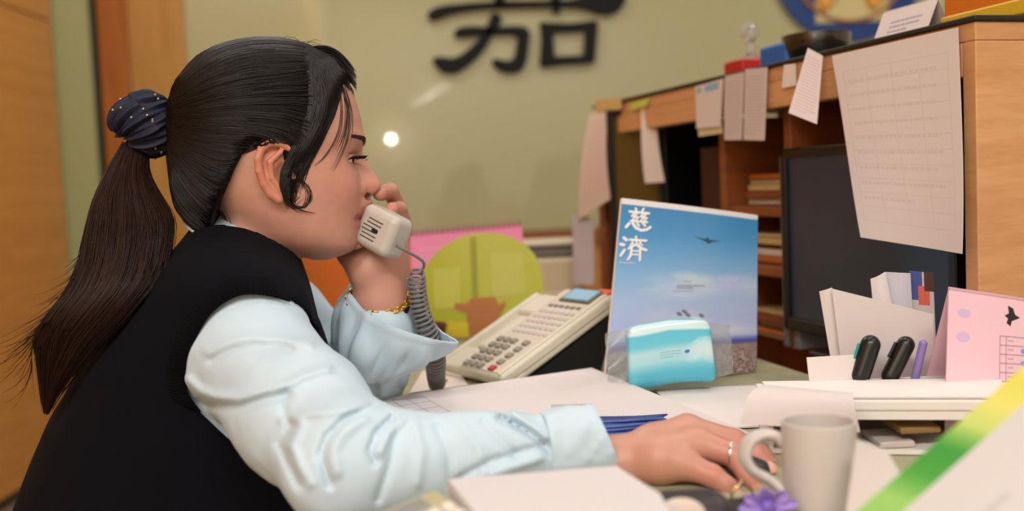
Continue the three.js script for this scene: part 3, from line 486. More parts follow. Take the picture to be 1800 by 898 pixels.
  for (let k = 0; k < 260; k++) { const a = rnd(), wv = rr(-60, 40), p = []; for (let i = 0; i <= 10; i++) { const s = i / 10, u = lerp(548, 560, a) + (54 + 8 * a) * s, v = lerp(90, 100, a) + 52 * s * s + 14 * s; p.push(H(u, v, wv * (1 + 0.5 * s) - 8 * s)); } L.add(p, rr(0.6, 1.2) / HS, rr(0.6, 1.3)); }
  // loose wisps over the temple and by the ear
  const onSkin = (u, v, o = 2) => H(u, v, Math.max(outerW(headNeck)(u, v), 6) + o);
  for (const c of [[[600, 160], [605, 200], [602, 240], [588, 272]], [[604, 165], [613, 205], [610, 245], [596, 285], [585, 308]], [[606, 163], [616, 200], [617, 235], [611, 265]], [[598, 165], [600, 205], [594, 245], [572, 285], [556, 300]], [[602, 158], [609, 190], [607, 232], [598, 262]], [[530, 320], [546, 338], [548, 356], [538, 366]], [[512, 350], [522, 366], [540, 368], [548, 350], [545, 330]], [[508, 345], [515, 362], [530, 374], [555, 380]], [[524, 330], [518, 350], [522, 362], [534, 352]], [[385, 400], [392, 420], [388, 440]], [[400, 372], [410, 395], [408, 420]], [[395, 385], [408, 412], [425, 440]]]) {
    const cv = new THREE.CatmullRomCurve3(c.map(([u, v]) => V(u, v, 0))); for (let r = 0; r < (c[0][0] > 505 && c[0][0] < 535 ? 5 : 3); r++) { const du = rr(-5.5, 5.5), dv = rr(-2, 2); L.add(cv.getPoints(18).map((p) => onSkin(p.x + du, p.y + dv, 1.5)), rr(0.35, 0.6) / HS, 1); }
  }
  for (let k = 0; k < 26; k++) { const u0 = rr(440, 580), p = []; for (let i = 0; i <= 8; i++) { const s = i / 8; p.push(H(u0 + rr(10, 12) * s * (k % 2 ? 3 : -3), 80 + Math.abs(u0 - 480) * 0.12 - 12 * Math.sin(s * 2.4) * (0.4 + (k % 5) / 6), rr(-2, 2) + (k - 13) * 4)); } L.add(p, 0.4 / HS, 1); }
  part(hair, 'hair_strands', S.build(), strandM).userData.kind = 'stuff';
  part(hair, 'front_lock', L.build(), strandM).userData.kind = 'stuff';

  // --- ponytail: from the scrunchie down over the back
  const left = [[216, 250], [190, 295], [166, 350], [150, 410], [138, 465], [115, 515], [82, 556], [56, 598], [54, 650], [70, 725]], right = [[262, 262], [262, 300], [281, 342], [303, 385], [300, 436], [286, 486], [243, 540], [190, 598], [136, 672], [90, 732]], dep = [1.105, 1.095, 1.08, 1.06, 1.04, 1.02, 1.01, 1.01, 1.015, 1.02], thk = [26, 38, 48, 52, 50, 48, 44, 36, 24, 8];
  const lin = (A, s, b) => { const y = clamp(s, 0, 0.9999) * 9, j = Math.floor(y), g = y - j, c = (k) => { const q = A[clamp(k, 0, 9)]; return b === undefined ? q : q[b]; }, p0 = c(j - 1), p1 = c(j), p2 = c(j + 1), p3 = c(j + 2); return 0.5 * (2 * p1 + (p2 - p0) * g + (2 * p0 - 5 * p1 + 4 * p2 - p3) * g * g + (3 * p1 - p0 - 3 * p2 + p3) * g * g * g); };
  const tailP = (a, w, s, grow = 1) => { const m = (a + 1) / 2 , x = lerp(lin(left, s, 0), lin(right, s, 0), 0.5 + (m - 0.5) * grow), y = lerp(lin(left, s, 1), lin(right, s, 1), 0.5 + (m - 0.5) * grow); return at(x, y, lin(dep, s) - w * lin(thk, s) * grow / 1700); };
  const tail = part(woman, 'ponytail', grid(70, 48, (i, j) => { const q = i * Math.PI * 2, s = j * 0.93, lump = 0.84 + 0.08 * noise(Math.cos(q) * 2.2 + 5, Math.sin(q) * 2.2, s * 3); return tailP(Math.cos(q) * lump, -Math.sin(q) * lump, s, 1 - 0.9 * sstep(0.62, 0.92, s)); }, 0, true), phy('#140a07', 0.55, { specularIntensity: 0.5 }));
  const T = new Strands();
  for (let k = 0; k < 2100; k++) {
    const q = k < 1650 ? rr(0.0, Math.PI) : rr(0, Math.PI * 2), rad = k < 1900 ? rr(0.8, 1) : rr(0.92, 1.05), s0 = rnd() < 0.6 ? 0 : rr(0, 0.5), s1 = rr(0.75, 1), ph = rr(0, 6), am = rr(0, 0.07), p = [];
    for (let i = 0; i <= 17; i++) { const s = lerp(s0, s1, i / 17), w = 1 + (s > 0.7 ? (s - 0.7) * 0.5 * Math.sin(ph * 3) : 0); const nr = 1 - 0.75 * sstep(0.72, 1, s) * (0.4 + 0.6 * Math.abs(Math.sin(ph * 5))); p.push(tailP(Math.cos(q) * rad * w * nr + am * Math.sin(s * 7 + ph), Math.sin(q) * rad + am * Math.cos(s * 6 + ph), s)); }
    T.add(p, rr(0.45, 1.15) / HS, rr(0.5, 1.6));
  }
  for (let k = 0; k < 70; k++) {                             // ends that fly off to the left
    const s0 = rr(0.35, 0.85), p = [], len = rr(0.03, 0.1), up = rr(-0.3, 0.7), side = rr(0.2, 1.3) * (rnd() < 0.85 ? -1 : 0.3); const a = tailP(-0.95, rr(-0.4, 0.6), s0), dn = tailP(-0.95, 0, Math.min(1, s0 + 0.08)).sub(tailP(-0.95, 0, s0)).normalize();
    for (let i = 0; i <= 8; i++) { const t = i / 8; p.push(a.clone().addScaledVector(dn, len * 0.7 * t).addScaledVector(RT, side * len * 0.35 * t * t).addScaledVector(UP, up * len * 0.25 * t * t)); }
    T.add(p, rr(0.3, 0.6) / HS, 1.2);
  }
  part(tail, 'ponytail_strands', T.build(), tailM).userData.kind = 'stuff';

  // --- scrunchie
  const c = at(265, 217, 1.10), ax = at(214, 246, 1.092).sub(at(303, 200, 1.11)).normalize(), e1 = UP.clone().addScaledVector(ax, -UP.dot(ax)).normalize(), e2 = ax.clone().cross(e1);
  const sc = (q, h) => { const ru = 1 + 0.1 * Math.sin(13 * q + 1.5 * Math.sin(2 * h)) + 0.16 * noise(Math.cos(q) * 2.5, Math.sin(q) * 2.5, h * 1.2) + (Math.cos(h) < -0.2 ? 0 : 0.07 * Math.sin(29 * q)); const R = 0.0145, r = 0.0222 * ru, rad = R + r * Math.cos(h) * 0.95, al = 0.029 * ru * Math.sin(h) + 0.005 * Math.cos(q); return c.clone().addScaledVector(e1, rad * Math.cos(q)).addScaledVector(e2, rad * Math.sin(q)).addScaledVector(ax, al); };
  const scr = part(woman, 'scrunchie', grid(60, 200, (i, j) => sc(i * 2 * Math.PI, j * 2 * Math.PI), 0, true), phy('#10142e', 0.7, { sheen: 0.3, sheenColor: hex('#4a5590'), bumpMap: clothBump, bumpScale: 0.0003 }), 'navy scrunchie with gold dots');
  const dots = []; for (let k = 0; k < 90; k++) { const q = rnd() * 6.28, h = rr(-1.75, 1.75), p = sc(q, h), nn = p.clone().sub(c).normalize(); dots.push(new THREE.OctahedronGeometry(0.0014, 1).translate(p.x + nn.x * 0.0004, p.y + nn.y * 0.0004, p.z + nn.z * 0.0004)); }
  part(scr, 'gold_dots', merge(dots), phy('#c9b795', 0.3, { metalness: 0.5 })).userData.kind = 'stuff';
}
{
  // --- clothes: navy vest, its ribbed armhole, pale blue shirt with collar and cuffs
  const vestM = phy('#06070f', 0.95, { specularIntensity: 0.35 });
  const bump = (x, y, z) => 0.0018 * noise(x * 16, y * 16, z * 16) + 0.0009 * noise(x * 45, y * 45, z * 45);
  const vest = (x, y, z) => {
    let d = mass(x, y, z) - 0.004 + bump(x, y, z); if (d > 0.03) return d;
    const [u, v, w] = toC(x, y, z), [s, rad, side] = neckSpace(u, v, w);
    d = smax(d, (Math.min(s + 5 , 96 - rad) > 0 ? Math.min(s + 5, 96 - rad) : -Math.min(Math.hypot(Math.min(s + 5, 0), Math.min(96 - rad, 0)), 60)) / HS, 0.006);
    if (w > 20) { const p = project(V(x, y, z)); d = smax(d, -poly2(armhole, p[0], p[1]) / 1950, 0.006); }
    return d;
  };
  const vm = part(woman, 'vest', nets(vest, [-0.70, 0.6, -1.37], [-0.04, 1.01, -0.88], 0.0048), vestM);
  // ribbed trim that follows the armhole
  const hit = (px, py, f, off = 0) => { const r = ray(px, py); let t = 0.8; for (let i = 0; i < 90; i++) { const p = camera.position.clone().addScaledVector(r, t), d = f(p.x, p.y, p.z) - off; if (Math.abs(d) < 0.0002) return p; t += d * 0.6; if (t > 1.5) return null; } return camera.position.clone().addScaledVector(r, t); };
  const hole = new THREE.CatmullRomCurve3(armhole.slice(2, 12).map(([x, y]) => V(x, y, 0)));
  const pts = hole.getPoints(640), massV = (x, y, z) => mass(x, y, z) - 0.004;
  const rows = []; for (let j = 0; j <= 8; j++) { const row = []; for (let i = 0; i < pts.length; i++) { const a = pts[Math.max(0, i - 4)], b = pts[Math.min(pts.length - 1, i + 4)], l = Math.hypot(b.x - a.x, b.y - a.y), nx = -(b.y - a.y) / l, ny = (b.x - a.x) / l, wd = sstep(0, 90, i) * sstep(0, 90, pts.length - 1 - i), o = -2 + j * 4.2 * (0.15 + 0.85 * wd); row.push(hit(pts[i].x + nx * o, pts[i].y + ny * o, massV, 0.0012 + 0.0016 * Math.sin(Math.PI * clamp(j / 8, 0, 1)) + (i % 6 < 3 ? 0.0008 : 0))); } rows.push(row); }
  for (let i = 0; i < pts.length; i++) for (let j = 1; j <= 8; j++) rows[j][i] ??= rows[j - 1][i]?.clone();
  if (rows.every((r) => r.every((p) => p))) part(woman, 'armhole_trim', grid(8, 640, (a, b) => rows[Math.round(b * 8)][Math.round(a * 640)]), phy('#06060c', 0.95, { specularIntensity: 0.35, side: THREE.DoubleSide }), 'ribbed armhole edge');
  else console.log('trim missed the vest');

  const shirtM = phy('#c3d7e4', 0.8, { bumpMap: clothBump, bumpScale: 0.00012 });
  // folds traced along the sleeve: [points, height in mm, half width in px]
  const folds = [
    [[[365, 618], [400, 600], [440, 592], [500, 596], [545, 607]], 3.5, 9], [[[372, 634], [410, 617], [450, 609], [510, 613]], -3, 8],
    [[[330, 668], [352, 688], [378, 698], [420, 700], [465, 685], [500, 678], [535, 660], [575, 648]], 5, 9], [[[350, 708], [385, 716], [425, 716], [470, 702], [505, 696]], -4, 9],
    [[[498, 738], [540, 727], [600, 722], [655, 714]], 4, 8], [[[500, 690], [497, 715], [503, 738]], -3.5, 8],
    [[[512, 748], [492, 780], [508, 818], [525, 852]], -4, 9], [[[530, 748], [512, 782], [526, 818], [545, 850]], 3.5, 9],
    [[[655, 713], [605, 738], [574, 768], [563, 800], [580, 852]], -6, 7], [[[640, 735], [604, 760], [586, 790], [592, 830]], 3.5, 10],
    [[[688, 736], [662, 760], [650, 792], [658, 812]], -6, 6], [[[704, 742], [682, 765], [668, 795]], 4, 8],
    [[[698, 750], [688, 810], [664, 878]], -3.5, 8], [[[730, 748], [742, 790], [735, 850]], 3, 9], [[[770, 752], [790, 800], [792, 850]], -3, 8], [[[815, 748], [842, 790], [850, 830]], 3, 9], [[[850, 742], [880, 775], [905, 800]], -4, 8],
    [[[880, 735], [915, 752], [945, 770], [966, 792]], -7, 7], [[[905, 725], [935, 748], [958, 768]], 5, 9], [[[800, 846], [860, 812], [930, 790], [960, 782]], -4, 7], [[[830, 846], [890, 826], [950, 806]], 3, 7]];
  const cuffN = [J(958, 787, 0.858, 0.0318), J(1066, 772, 0.868, 0.034)];
  const cuffDir = V(cuffN[1][0] - cuffN[0][0], cuffN[1][1] - cuffN[0][1], cuffN[1][2] - cuffN[0][2]).normalize();
  const sleeve = (x, y, z) => {
    let d = chain(x, y, z, armNear, 0.03);
    if (d < 0.03 && d > -0.03) { const p = project(V(x, y, z)); let f = 0; for (const [L, h, s] of folds) { const q = line2(L, p[0], p[1]); if (q < s * 3) f += h * gauss(q, s); } d -= f * 0.001; d += 0.0016 * noise(x * 28, y * 28, z * 28) + 0.0006 * noise(x * 80, y * 80, z * 80); }
    return d;
  };
  const bS = bounds(armNear, 0.012), sg = nets((x, y, z) => smin(sleeve(x, y, z), mass(x, y, z) + 0.004, 0.014), [-0.45, 0.62, -1.12], [bS[1][0], 0.98, -0.72], 0.0034);
  part(woman, 'shirt', sg, shirtM, 'pale blue shirt sleeve of the resting arm');
  // near cuff: a slightly wider band with an open, bevelled end
  { const a = V(...cuffN[0].slice(0, 3)), b = V(...cuffN[1].slice(0, 3)), n = cuffDir, e1 = UP.clone().addScaledVector(n, -UP.dot(n)).normalize(), e2 = n.clone().cross(e1);
    part(woman, 'shirt_cuff', grid(34, 90, (i, j) => { const q = i * 2 * Math.PI, t = j, cr = 0.0016 * noise(Math.cos(q) * 2, Math.sin(q) * 2, t * 4) + 0.001 * noise(Math.cos(q) * 5, Math.sin(q) * 5, t * 7) + 0.0012 * Math.exp(-Math.pow((t - 0.94) * 14, 2)), r = lerp(0.0288, 0.0278, t) + 0.002 * Math.sin(Math.PI * t) + cr; return a.clone().lerp(b, t).addScaledVector(n, -0.009 * Math.cos(q) * t - 0.004 * Math.sin(q) * t).addScaledVector(e1, r * 0.98 * Math.cos(q)).addScaledVector(e2, r * 0.95 * Math.sin(q)); }, 0.0022, true), shirtM, 'buttoned pale blue cuff'); }
  // far sleeve
  const farF = [[[600, 575], [640, 630], [650, 690]], [[640, 560], [690, 620], [700, 680]], [[585, 610], [610, 655], [620, 695]], [[690, 590], [725, 625], [728, 660]], [[655, 600], [668, 650], [672, 695]]];
  const far = (x, y, z) => { let d = chain(x, y, z, armFar, 0.03); if (Math.abs(d) < 0.03) { const p = project(V(x, y, z)); farF.forEach((L, k) => { d -= 0.004 * (k % 2 ? -1 : 1) * gauss(line2(L, p[0], p[1]), 9); }); d += 0.0022 * noise(x * 30, y * 30, z * 30); } return d; };
  const bF = bounds(armFar, 0.012); part(woman, 'shirt', nets(far, bF[0], bF[1], 0.0036), shirtM, 'pale blue shirt sleeve of the raised arm');
  // far cuff: unbuttoned and flaring to the right
  const rimP = [[616, 508, 1.185], [626, 528, 1.145], [650, 552, 1.118], [690, 573, 1.1], [740, 590, 1.095], [778, 599, 1.105], [803, 601, 1.125], [786, 590, 1.16], [752, 558, 1.19], [724, 498, 1.215], [700, 486, 1.225], [660, 484, 1.228], [630, 492, 1.215]], basP = [[586, 592, 1.19], [592, 625, 1.15], [612, 655, 1.135], [645, 672, 1.13], [685, 668, 1.135], [720, 650, 1.15], [742, 630, 1.17], [738, 610, 1.195], [722, 590, 1.215], [700, 578, 1.225], [670, 570, 1.23], [635, 568, 1.225], [604, 575, 1.21]];
  const rc = new THREE.CatmullRomCurve3(rimP.map((p) => at(...p)), true, 'centripetal'), bc = new THREE.CatmullRomCurve3(basP.map((p) => at(...p)), true, 'centripetal');
  const RP = Array.from({ length: 161 }, (_, i) => rc.getPoint((i % 160) / 160)), BP = Array.from({ length: 161 }, (_, i) => bc.getPoint((i % 160) / 160));
  const cc = at(668, 580, 1.17);
  part(woman, 'shirt_cuff', grid(40, 160, (i, j) => { const k = Math.round(i * 160), p = BP[k].clone().lerp(RP[k], j), o = p.clone().sub(cc).normalize(), q = (k % 160) / 160 * 6.283; return p.addScaledVector(o, 0.006 * Math.sin(Math.PI * j) + (0.006 * noise(Math.cos(q) * 3.5, Math.sin(q) * 3.5, j * 2.5) + 0.003 * noise(Math.cos(q) * 9, Math.sin(q) * 9, j * 1.6 + 4) + 0.0024 * Math.sin(q * 11 + j * 4)) * Math.sin(Math.PI * clamp(j, 0.1, 0.85)) + 0.0012 * Math.exp(-Math.pow((j - 0.93) * 18, 2))); }, 0.0015, true), shirtM, 'open flared cuff of the raised arm');
  // collar round the neck
  const cw = (q, h) => { const ru = 101 + 3 * Math.sin(q * 3) + h * -5, s = -9 + h * 17 + 3 * Math.sin(q * 2), a = Math.cos(q) * ru, b = Math.sin(q) * ru; return H0(collarC[0] + collarA[0] * s - collarA[1] * a, collarC[1] + collarA[1] * s + collarA[0] * a, collarC[2] + b); };
  function H0(u, v, w) { return camera.position.clone().addScaledVector(RT, (u - 900) / HS).addScaledVector(UP, (449 - v) / HS).addScaledVector(TO, w / HS - HD); }
  part(woman, 'shirt_collar', grid(6, 120, (i, j) => cw(i * 2 * Math.PI, j), 0.002, true), shirtM);
}
// ------------------------------------------------------------------ telephone: base, handset and coiled cord
const cream = phy('#d8d0bd', 0.42), creamDark = phy('#bdb49d', 0.45), greyKey = std('#8d8678', 0.5), blackP = phy('#15171a', 0.4);
{
  const BL = at(792, 650, 1.34), TL = at(995, 506, 1.44), TR = at(1077, 515, 1.355), BR = at(890, 656, 1.26);
  const lenV = TL.clone().sub(BL).add(TR.clone().sub(BR)).multiplyScalar(0.5), widV = TR.clone().sub(TL).add(BR.clone().sub(BL)).multiplyScalar(0.5);
  const o = BL.clone().add(TL).add(TR).add(BR).multiplyScalar(0.25), M = frame(o, lenV, widV.clone().negate()), L = lenV.length(), W = widV.length();
  // local: x up the face, y away from the camera across the face, z out of the face
  const zf = V().setFromMatrixColumn(M, 2); if (zf.y < 0) throw new Error('phone face looks down');
  const t = thing('telephone', 'cream office desk telephone with keypad and blue display, its handset lifted', 'telephone', V(o.x, DESK, o.z));
  const p = (n, g, m, l) => part(t, n, g.applyMatrix4(M), m, l);
  p('body', merge([rbox(L, W, 0.016, 0, 0, -0.008, 0.005), rbox(L * 0.95, W * 0.97, 0.012, L * 0.02, 0, -0.018, 0.005)]), cream);
  p('keypad_plate', rbox(L * 0.96, W * 0.86, 0.002, 0, 0, 0.0005, 0.001), phy('#cfc3b2', 0.5));
  p('side_rib', rbox(L * 0.99, 0.004, 0.004, 0, -W / 2 + 0.006, 0.001, 0.0018), cream);
  const u = (a) => -L / 2 + a * L, v = (b) => W / 2 - b * W;  // a from the near end, b from the cradle side
  const bezel = p('screen_bezel', rbox(L * 0.16, W * 0.62, 0.004, u(0.91), v(0.56), 0.002, 0.0015), std('#55563f', 0.4));
  part(bezel, 'screen', rbox(L * 0.12, W * 0.52, 0.001, u(0.912), v(0.56), 0.0044, 0.0004).applyMatrix4(M), new THREE.MeshStandardMaterial({ color: hex('#8fb9d6'), emissive: hex('#6a9cc4'), emissiveIntensity: 0.12, roughness: 0.25 }));
  p('message_lamp', rbox(L * 0.05, W * 0.24, 0.004, u(0.985), v(0.86), 0.002, 0.0015), phy('#e05a2b', 0.35));
  for (let k = 0; k < 6; k++) p('soft_key', rbox(0.005, W * 0.075, 0.002, u(0.77), v(0.22 + k * 0.115), 0.002, 0.0008), std('#6f675c', 0.5));
  const dialM = std('#c3b9b0', 0.5), labM = std('#d8cdc6', 0.7);
  for (let r = 0; r < 5; r++) { p('label_strip', rbox(0.0045, W * 0.74, 0.0006, u(0.725 - r * 0.062), v(0.52), 0.0016, 0.0002), labM); for (let k = 0; k < 7; k++) p('speed_dial_key', rbox(0.0052, W * 0.07, 0.002, u(0.695 - r * 0.062), v(0.2 + k * 0.107), 0.002, 0.0007), dialM); }
  for (let r = 0; r < 5; r++) for (let k = 0; k < 4; k++) {
    const red = r === 4 && k === 3; p('key', rbox(0.0098, k === 3 ? 0.0115 : 0.0105, 0.0042, u(0.335 - r * 0.072), v([0.16, 0.31, 0.46, 0.72][k]), 0.0028, 0.0018), red ? phy('#b02a22', 0.4) : greyKey, red ? 'red key' : undefined);
  }
  // cradle on the far side, lower, with two cups
  const cw = 0.062, cy = W / 2 + cw / 2;
  p('cradle', merge([rbox(L * 0.98, cw, 0.008, -0.004, cy, -0.02, 0.003), rbox(0.05, cw * 0.98, 0.016, -L / 2 + 0.03, cy, -0.016, 0.006), rbox(0.05, cw * 0.98, 0.022, L / 2 - 0.03, cy, -0.02, 0.006), rbox(L * 0.95, 0.009, 0.026, -0.004, W / 2 + cw - 0.004, -0.018, 0.004)]), cream);
  p('hook', rbox(0.008, 0.012, 0.012, -L / 2 + 0.062, cy, -0.016, 0.002), creamDark);
  p('sticker', new THREE.CylinderGeometry(0.006, 0.006, 0.0006, 20).rotateX(Math.PI / 2).translate(-L / 2 + 0.035, cy + 0.005, -0.0085), std('#b9c22c', 0.6));
  // black stand wedge between the body and the desk
  const s = new THREE.Shape(), dn = (q) => q.clone().setY(DESK + 0.001), a = BR.clone().lerp(TR, 0.12).addScaledVector(zf, -0.027), b = TR.clone().lerp(BR, 0.02).addScaledVector(zf, -0.027), ax = dn(b).sub(dn(a)), l = ax.length(); ax.normalize();
  s.moveTo(0.02, 0); s.lineTo(l * 0.8, 0); s.lineTo(l, b.y - DESK - 0.001); s.lineTo(0, Math.max(0.004, a.y - DESK - 0.001)); s.closePath();
  const wd = W * 0.92, sm = frame(dn(a), ax, V(0, 1, 0)); part(t, 'stand', new THREE.ExtrudeGeometry(s, { depth: wd, bevelEnabled: false }).translate(0, 0, -wd - 0.004).applyMatrix4(sm), blackP, 'black tilted stand');
  p('foot', rbox(0.03, W + cw, 0.008, -L / 2 + 0.02, cw / 2, -0.018, 0.003), cream);

  // handset held at the woman's ear; local x along it (mouth to ear), z out of the mouthpiece towards her
  const e = at(668, 406, 1.115), ear = at(500, 314, 1.195), hx = ear.clone().sub(e), mid = at(662, 405, 1.112);
  const nrm = TO.clone().multiplyScalar(1).addScaledVector(UP, -0.12);
  const hz = nrm.addScaledVector(hx.clone().normalize(), -nrm.dot(hx.clone().normalize())).normalize(), hy = hz.clone().cross(hx).normalize(), HM = frame(mid, hx, hy), HL = hx.length();
  const h = thing('telephone_handset', 'off-white telephone handset held to the woman\'s mouth', 'handset', mid);
  const q = (n, g, m, l) => part(h, n, g.applyMatrix4(HM), m, l);
  const plast = phy('#c2bab0', 0.38, { clearcoat: 0.2, clearcoatRoughness: 0.3 });
  q('mouthpiece', rbox(0.052, 0.047, 0.036, 0.002, 0, -0.014, 0.009, 5), plast);
  q('earpiece', rbox(0.05, 0.047, 0.034, HL - 0.01, 0, -0.014, 0.009, 5), plast);
  q('grip', rbox(HL - 0.03, 0.036, 0.02, HL / 2, 0, -0.024, 0.008, 4), plast);
  for (let k = 0; k < 6; k++) q('slot', box(0.021, 0.0013, 0.0006, 0.004 - (k === 2 || k === 3 ? -0.003 : 0) + (k - 2.5) * 0.0006, (k - 2.5) * 0.0043 + 0.001, 0.0041), std('#4a4038', 0.8));
  q('slot', box(0.009, 0.004, 0.0006, -0.001, 0.001, 0.0041), std('#15120f', 0.8));
  // cord: a straight lead, then a coil hanging down behind the cuff to the base
  const cordM = phy('#77736f', 0.45), start = V(-0.024, 0.012, -0.018).applyMatrix4(HM);
  const c0 = at(697, 432, 1.105);
  const axis = new THREE.CatmullRomCurve3([at(733, 474, 1.14), at(733, 500, 1.15), at(738, 540, 1.16), at(752, 585, 1.17), at(765, 625, 1.19), at(766, 655, 1.22), at(768, 676, 1.26)]);
  const lead = [c0, at(712, 440, 1.11), at(735, 453, 1.125), at(745, 462, 1.135), at(744, 472, 1.142)], turns = 34, coil = [];
  const fr = axis.computeFrenetFrames(400, false);
  for (let i = 0; i <= turns * 14; i++) { const s2 = i / (turns * 14), k = Math.min(400, Math.round(s2 * 400)), pt = axis.getPointAt(s2), a2 = s2 * turns * 2 * Math.PI, r = (0.0085 + 0.002 * Math.sin(s2 * 3)) * Math.min(1, s2 * 14 + 0.5); const tg = axis.getTangentAt(s2), n1 = RT.clone().addScaledVector(tg, -RT.dot(tg)).normalize(), n2 = tg.clone().cross(n1); coil.push(pt.addScaledVector(n1, r * Math.cos(a2)).addScaledVector(n2, r * Math.sin(a2))); }
  const path = new THREE.CatmullRomCurve3([...lead, ...coil, at(772, 678, 1.29), at(785, 668, 1.33)]);
  const cord = part(h, 'coiled_cord', new THREE.TubeGeometry(path, turns * 22, 0.0017, 8), cordM, 'grey coiled cord');
}
// ------------------------------------------------------------------ papers on the desk
const paper = (h = '#e6dcd9') => std(h, 0.85);
function printed(bg, w, h, draw, roughness = 0.8) { return new THREE.MeshStandardMaterial({ map: canvas(w, h, (c) => { c.fillStyle = bg; c.fillRect(0, 0, w, h); draw(c, w, h); }), roughness }); }
function scribble(c, x, y, w, lines, gap, col, thick = 2) { c.fillStyle = col; for (let k = 0; k < lines; k++) { let q = x; const end = x + w * (k === lines - 1 ? 0.6 : 0.9 + 0.1 * hash(k, 3, 9)); while (q < end) { const l = 4 + 10 * hash(Math.round(q), k, 2); c.fillRect(q, y + k * gap, l * 0.7, thick); q += l; } } }
{
  const D = (px, py, h = 0) => onY(px, py, DESK + h);
  const stack = (c, h, m, name, label, cat, n = 10) => { // a pile of sheets: top corners given at height h
    const top = c.map((q) => q.clone()), g = [];
    for (let k = 0; k < n; k++) { const y1 = h * (k + 1) / n, y0 = h * k / n + 0.0003, o = rr(-1, 1) * 0.0012, o2 = rr(-1, 1) * 0.0012; const s = new THREE.Shape(top.map((q) => new THREE.Vector2(q.x + o, -q.z + o2))); g.push(new THREE.ExtrudeGeometry(s, { depth: y1 - y0, bevelEnabled: false }).rotateX(-Math.PI / 2).translate(0, DESK + y0, 0)); }
    return single(name, merge(g), m, label, cat);
  };
  // open form sheets across the middle of the desk
  const formM = printed('#dcd2d0', 1024, 768, (c) => { c.strokeStyle = '#8d94ab'; c.lineWidth = 3; for (const [x, y, w, h] of [[60, 40, 130, 300], [60, 40, 60, 300]]) c.strokeRect(x, y, w, h); for (let k = 0; k < 5; k++) c.strokeRect(60, 40 + k * 60, 130, 60); scribble(c, 700, 60, 230, 10, 14, '#b3aeb8'); scribble(c, 480, 90, 120, 3, 16, '#c0bac4'); scribble(c, 300, 420, 500, 8, 30, '#c8c2c8'); });
  const f = [D(655, 702, 0.014), D(1040, 646, 0.02), D(1322, 758, 0.006), D(905, 860, 0.005)];
  single('form_sheet', sheet(f, 0.004, (a, b) => 0.002 * Math.sin(a * 5) * b, 16), formM, 'wide printed form sheet lying under the woman\'s forearm', 'paper');
  single('sticky_note', sheet([D(968, 711, 0.02), D(1040, 709, 0.02), D(1046, 728, 0.0185), D(972, 731, 0.0185)], 0.0008), paper('#b9b3b2'), 'small grey note on the form sheet beside the near cuff', 'note');
  single('paper_sheet', sheet([D(1150, 684, 0.003), D(1352, 676, 0.003), D(1440, 745, 0.003), D(1222, 752, 0.003)], 0.0015), paper('#e8dfdb'), 'blank white sheet on the desk in front of the magazine', 'paper');
  single('paper_sheet', sheet([D(742, 652, 0.002), D(800, 640, 0.002), D(822, 676, 0.002), D(720, 690, 0.002)], 0.001), paper('#e9d9cf'), 'pinkish paper under the coiled cord by the telephone', 'paper');
  // white memo block and the pile below the calculator
  const m1 = [D(785, 842, 0.045), D(1080, 818, 0.045), D(1158, 868, 0.045), D(1190, 930, 0.045), D(880, 960, 0.045)];
  stack(m1.map((q) => q.setY(0)), 0.045, paper('#d3cdcc'), 'paper_block', 'thick white block of memo paper in front of the forearm', 'paper', 16);
  const m2 = [D(705, 935, 0.03), D(782, 905, 0.03), D(880, 1010, 0.03), D(730, 1030, 0.03)];
  stack(m2.map((q) => q.setY(0)), 0.03, paper('#d9d2cc'), 'paper_block', 'low white paper pile carrying the calculator', 'paper', 10);
  // calculator
  { const c = [at(654, 905, 0.685), at(768, 857, 0.705)], o = c[0].clone().add(c[1]).multiplyScalar(0.5), M = frame(o, c[1].clone().sub(c[0]), V(0, 1, 0)), w = c[0].distanceTo(c[1]), l = 0.11;
    const t = thing('calculator', 'beige desk calculator with grey display at the bottom edge', 'calculator', V(o.x, DESK + 0.03, o.z)), zc = l / 2;
    part(t, 'body', rbox(w, 0.014, l, 0, -0.008, zc, 0.006, 4).applyMatrix4(M), phy('#ded9cc', 0.4));
    part(t, 'face_plate', rbox(w * 0.88, 0.002, l * 0.94, 0, -0.0003, zc, 0.001).applyMatrix4(M), phy('#b3aa80', 0.4));
    part(t, 'display', rbox(w * 0.52, 0.0015, 0.02, -w * 0.08, 0.0012, 0.019, 0.0006).applyMatrix4(M), phy('#8f9593', 0.2));
    for (let r = 0; r < 4; r++) for (let k = 0; k < 4; k++) part(t, 'key', rbox(w * 0.16, 0.004, 0.01, -w * 0.31 + k * w * 0.205, 0.0015, zc - 0.012 + r * 0.016, 0.0015).applyMatrix4(M), std('#e3d9d3', 0.5)); }
  // blue tassel strands
  { const S = []; for (let k = 0; k < 26; k++) { const y = lerp(733, 772, k / 25), a = D(1172 - (k % 5) * 3 - k * 0.6, y - 3, 0.008), b = D(1110, y + 1, 0.014 + 0.002 * (k % 3)), c = D(1040, y + 2, 0.012), e = D(985, y + 4, 0.009); S.push(tube([e, c, b, a], 0.0019, 24, 8)); }
    for (let k = 0; k < 24; k++) { const y = rr(735, 770); S.push(tube([D(990, y + 5, 0.016), D(1060, y + rr(-3, 3), 0.018), D(1120, y + rr(-3, 3), 0.017), D(1166 - (y - 733) * 0.5, y + rr(-3, 3), 0.012)], 0.0017, 24, 8)); }
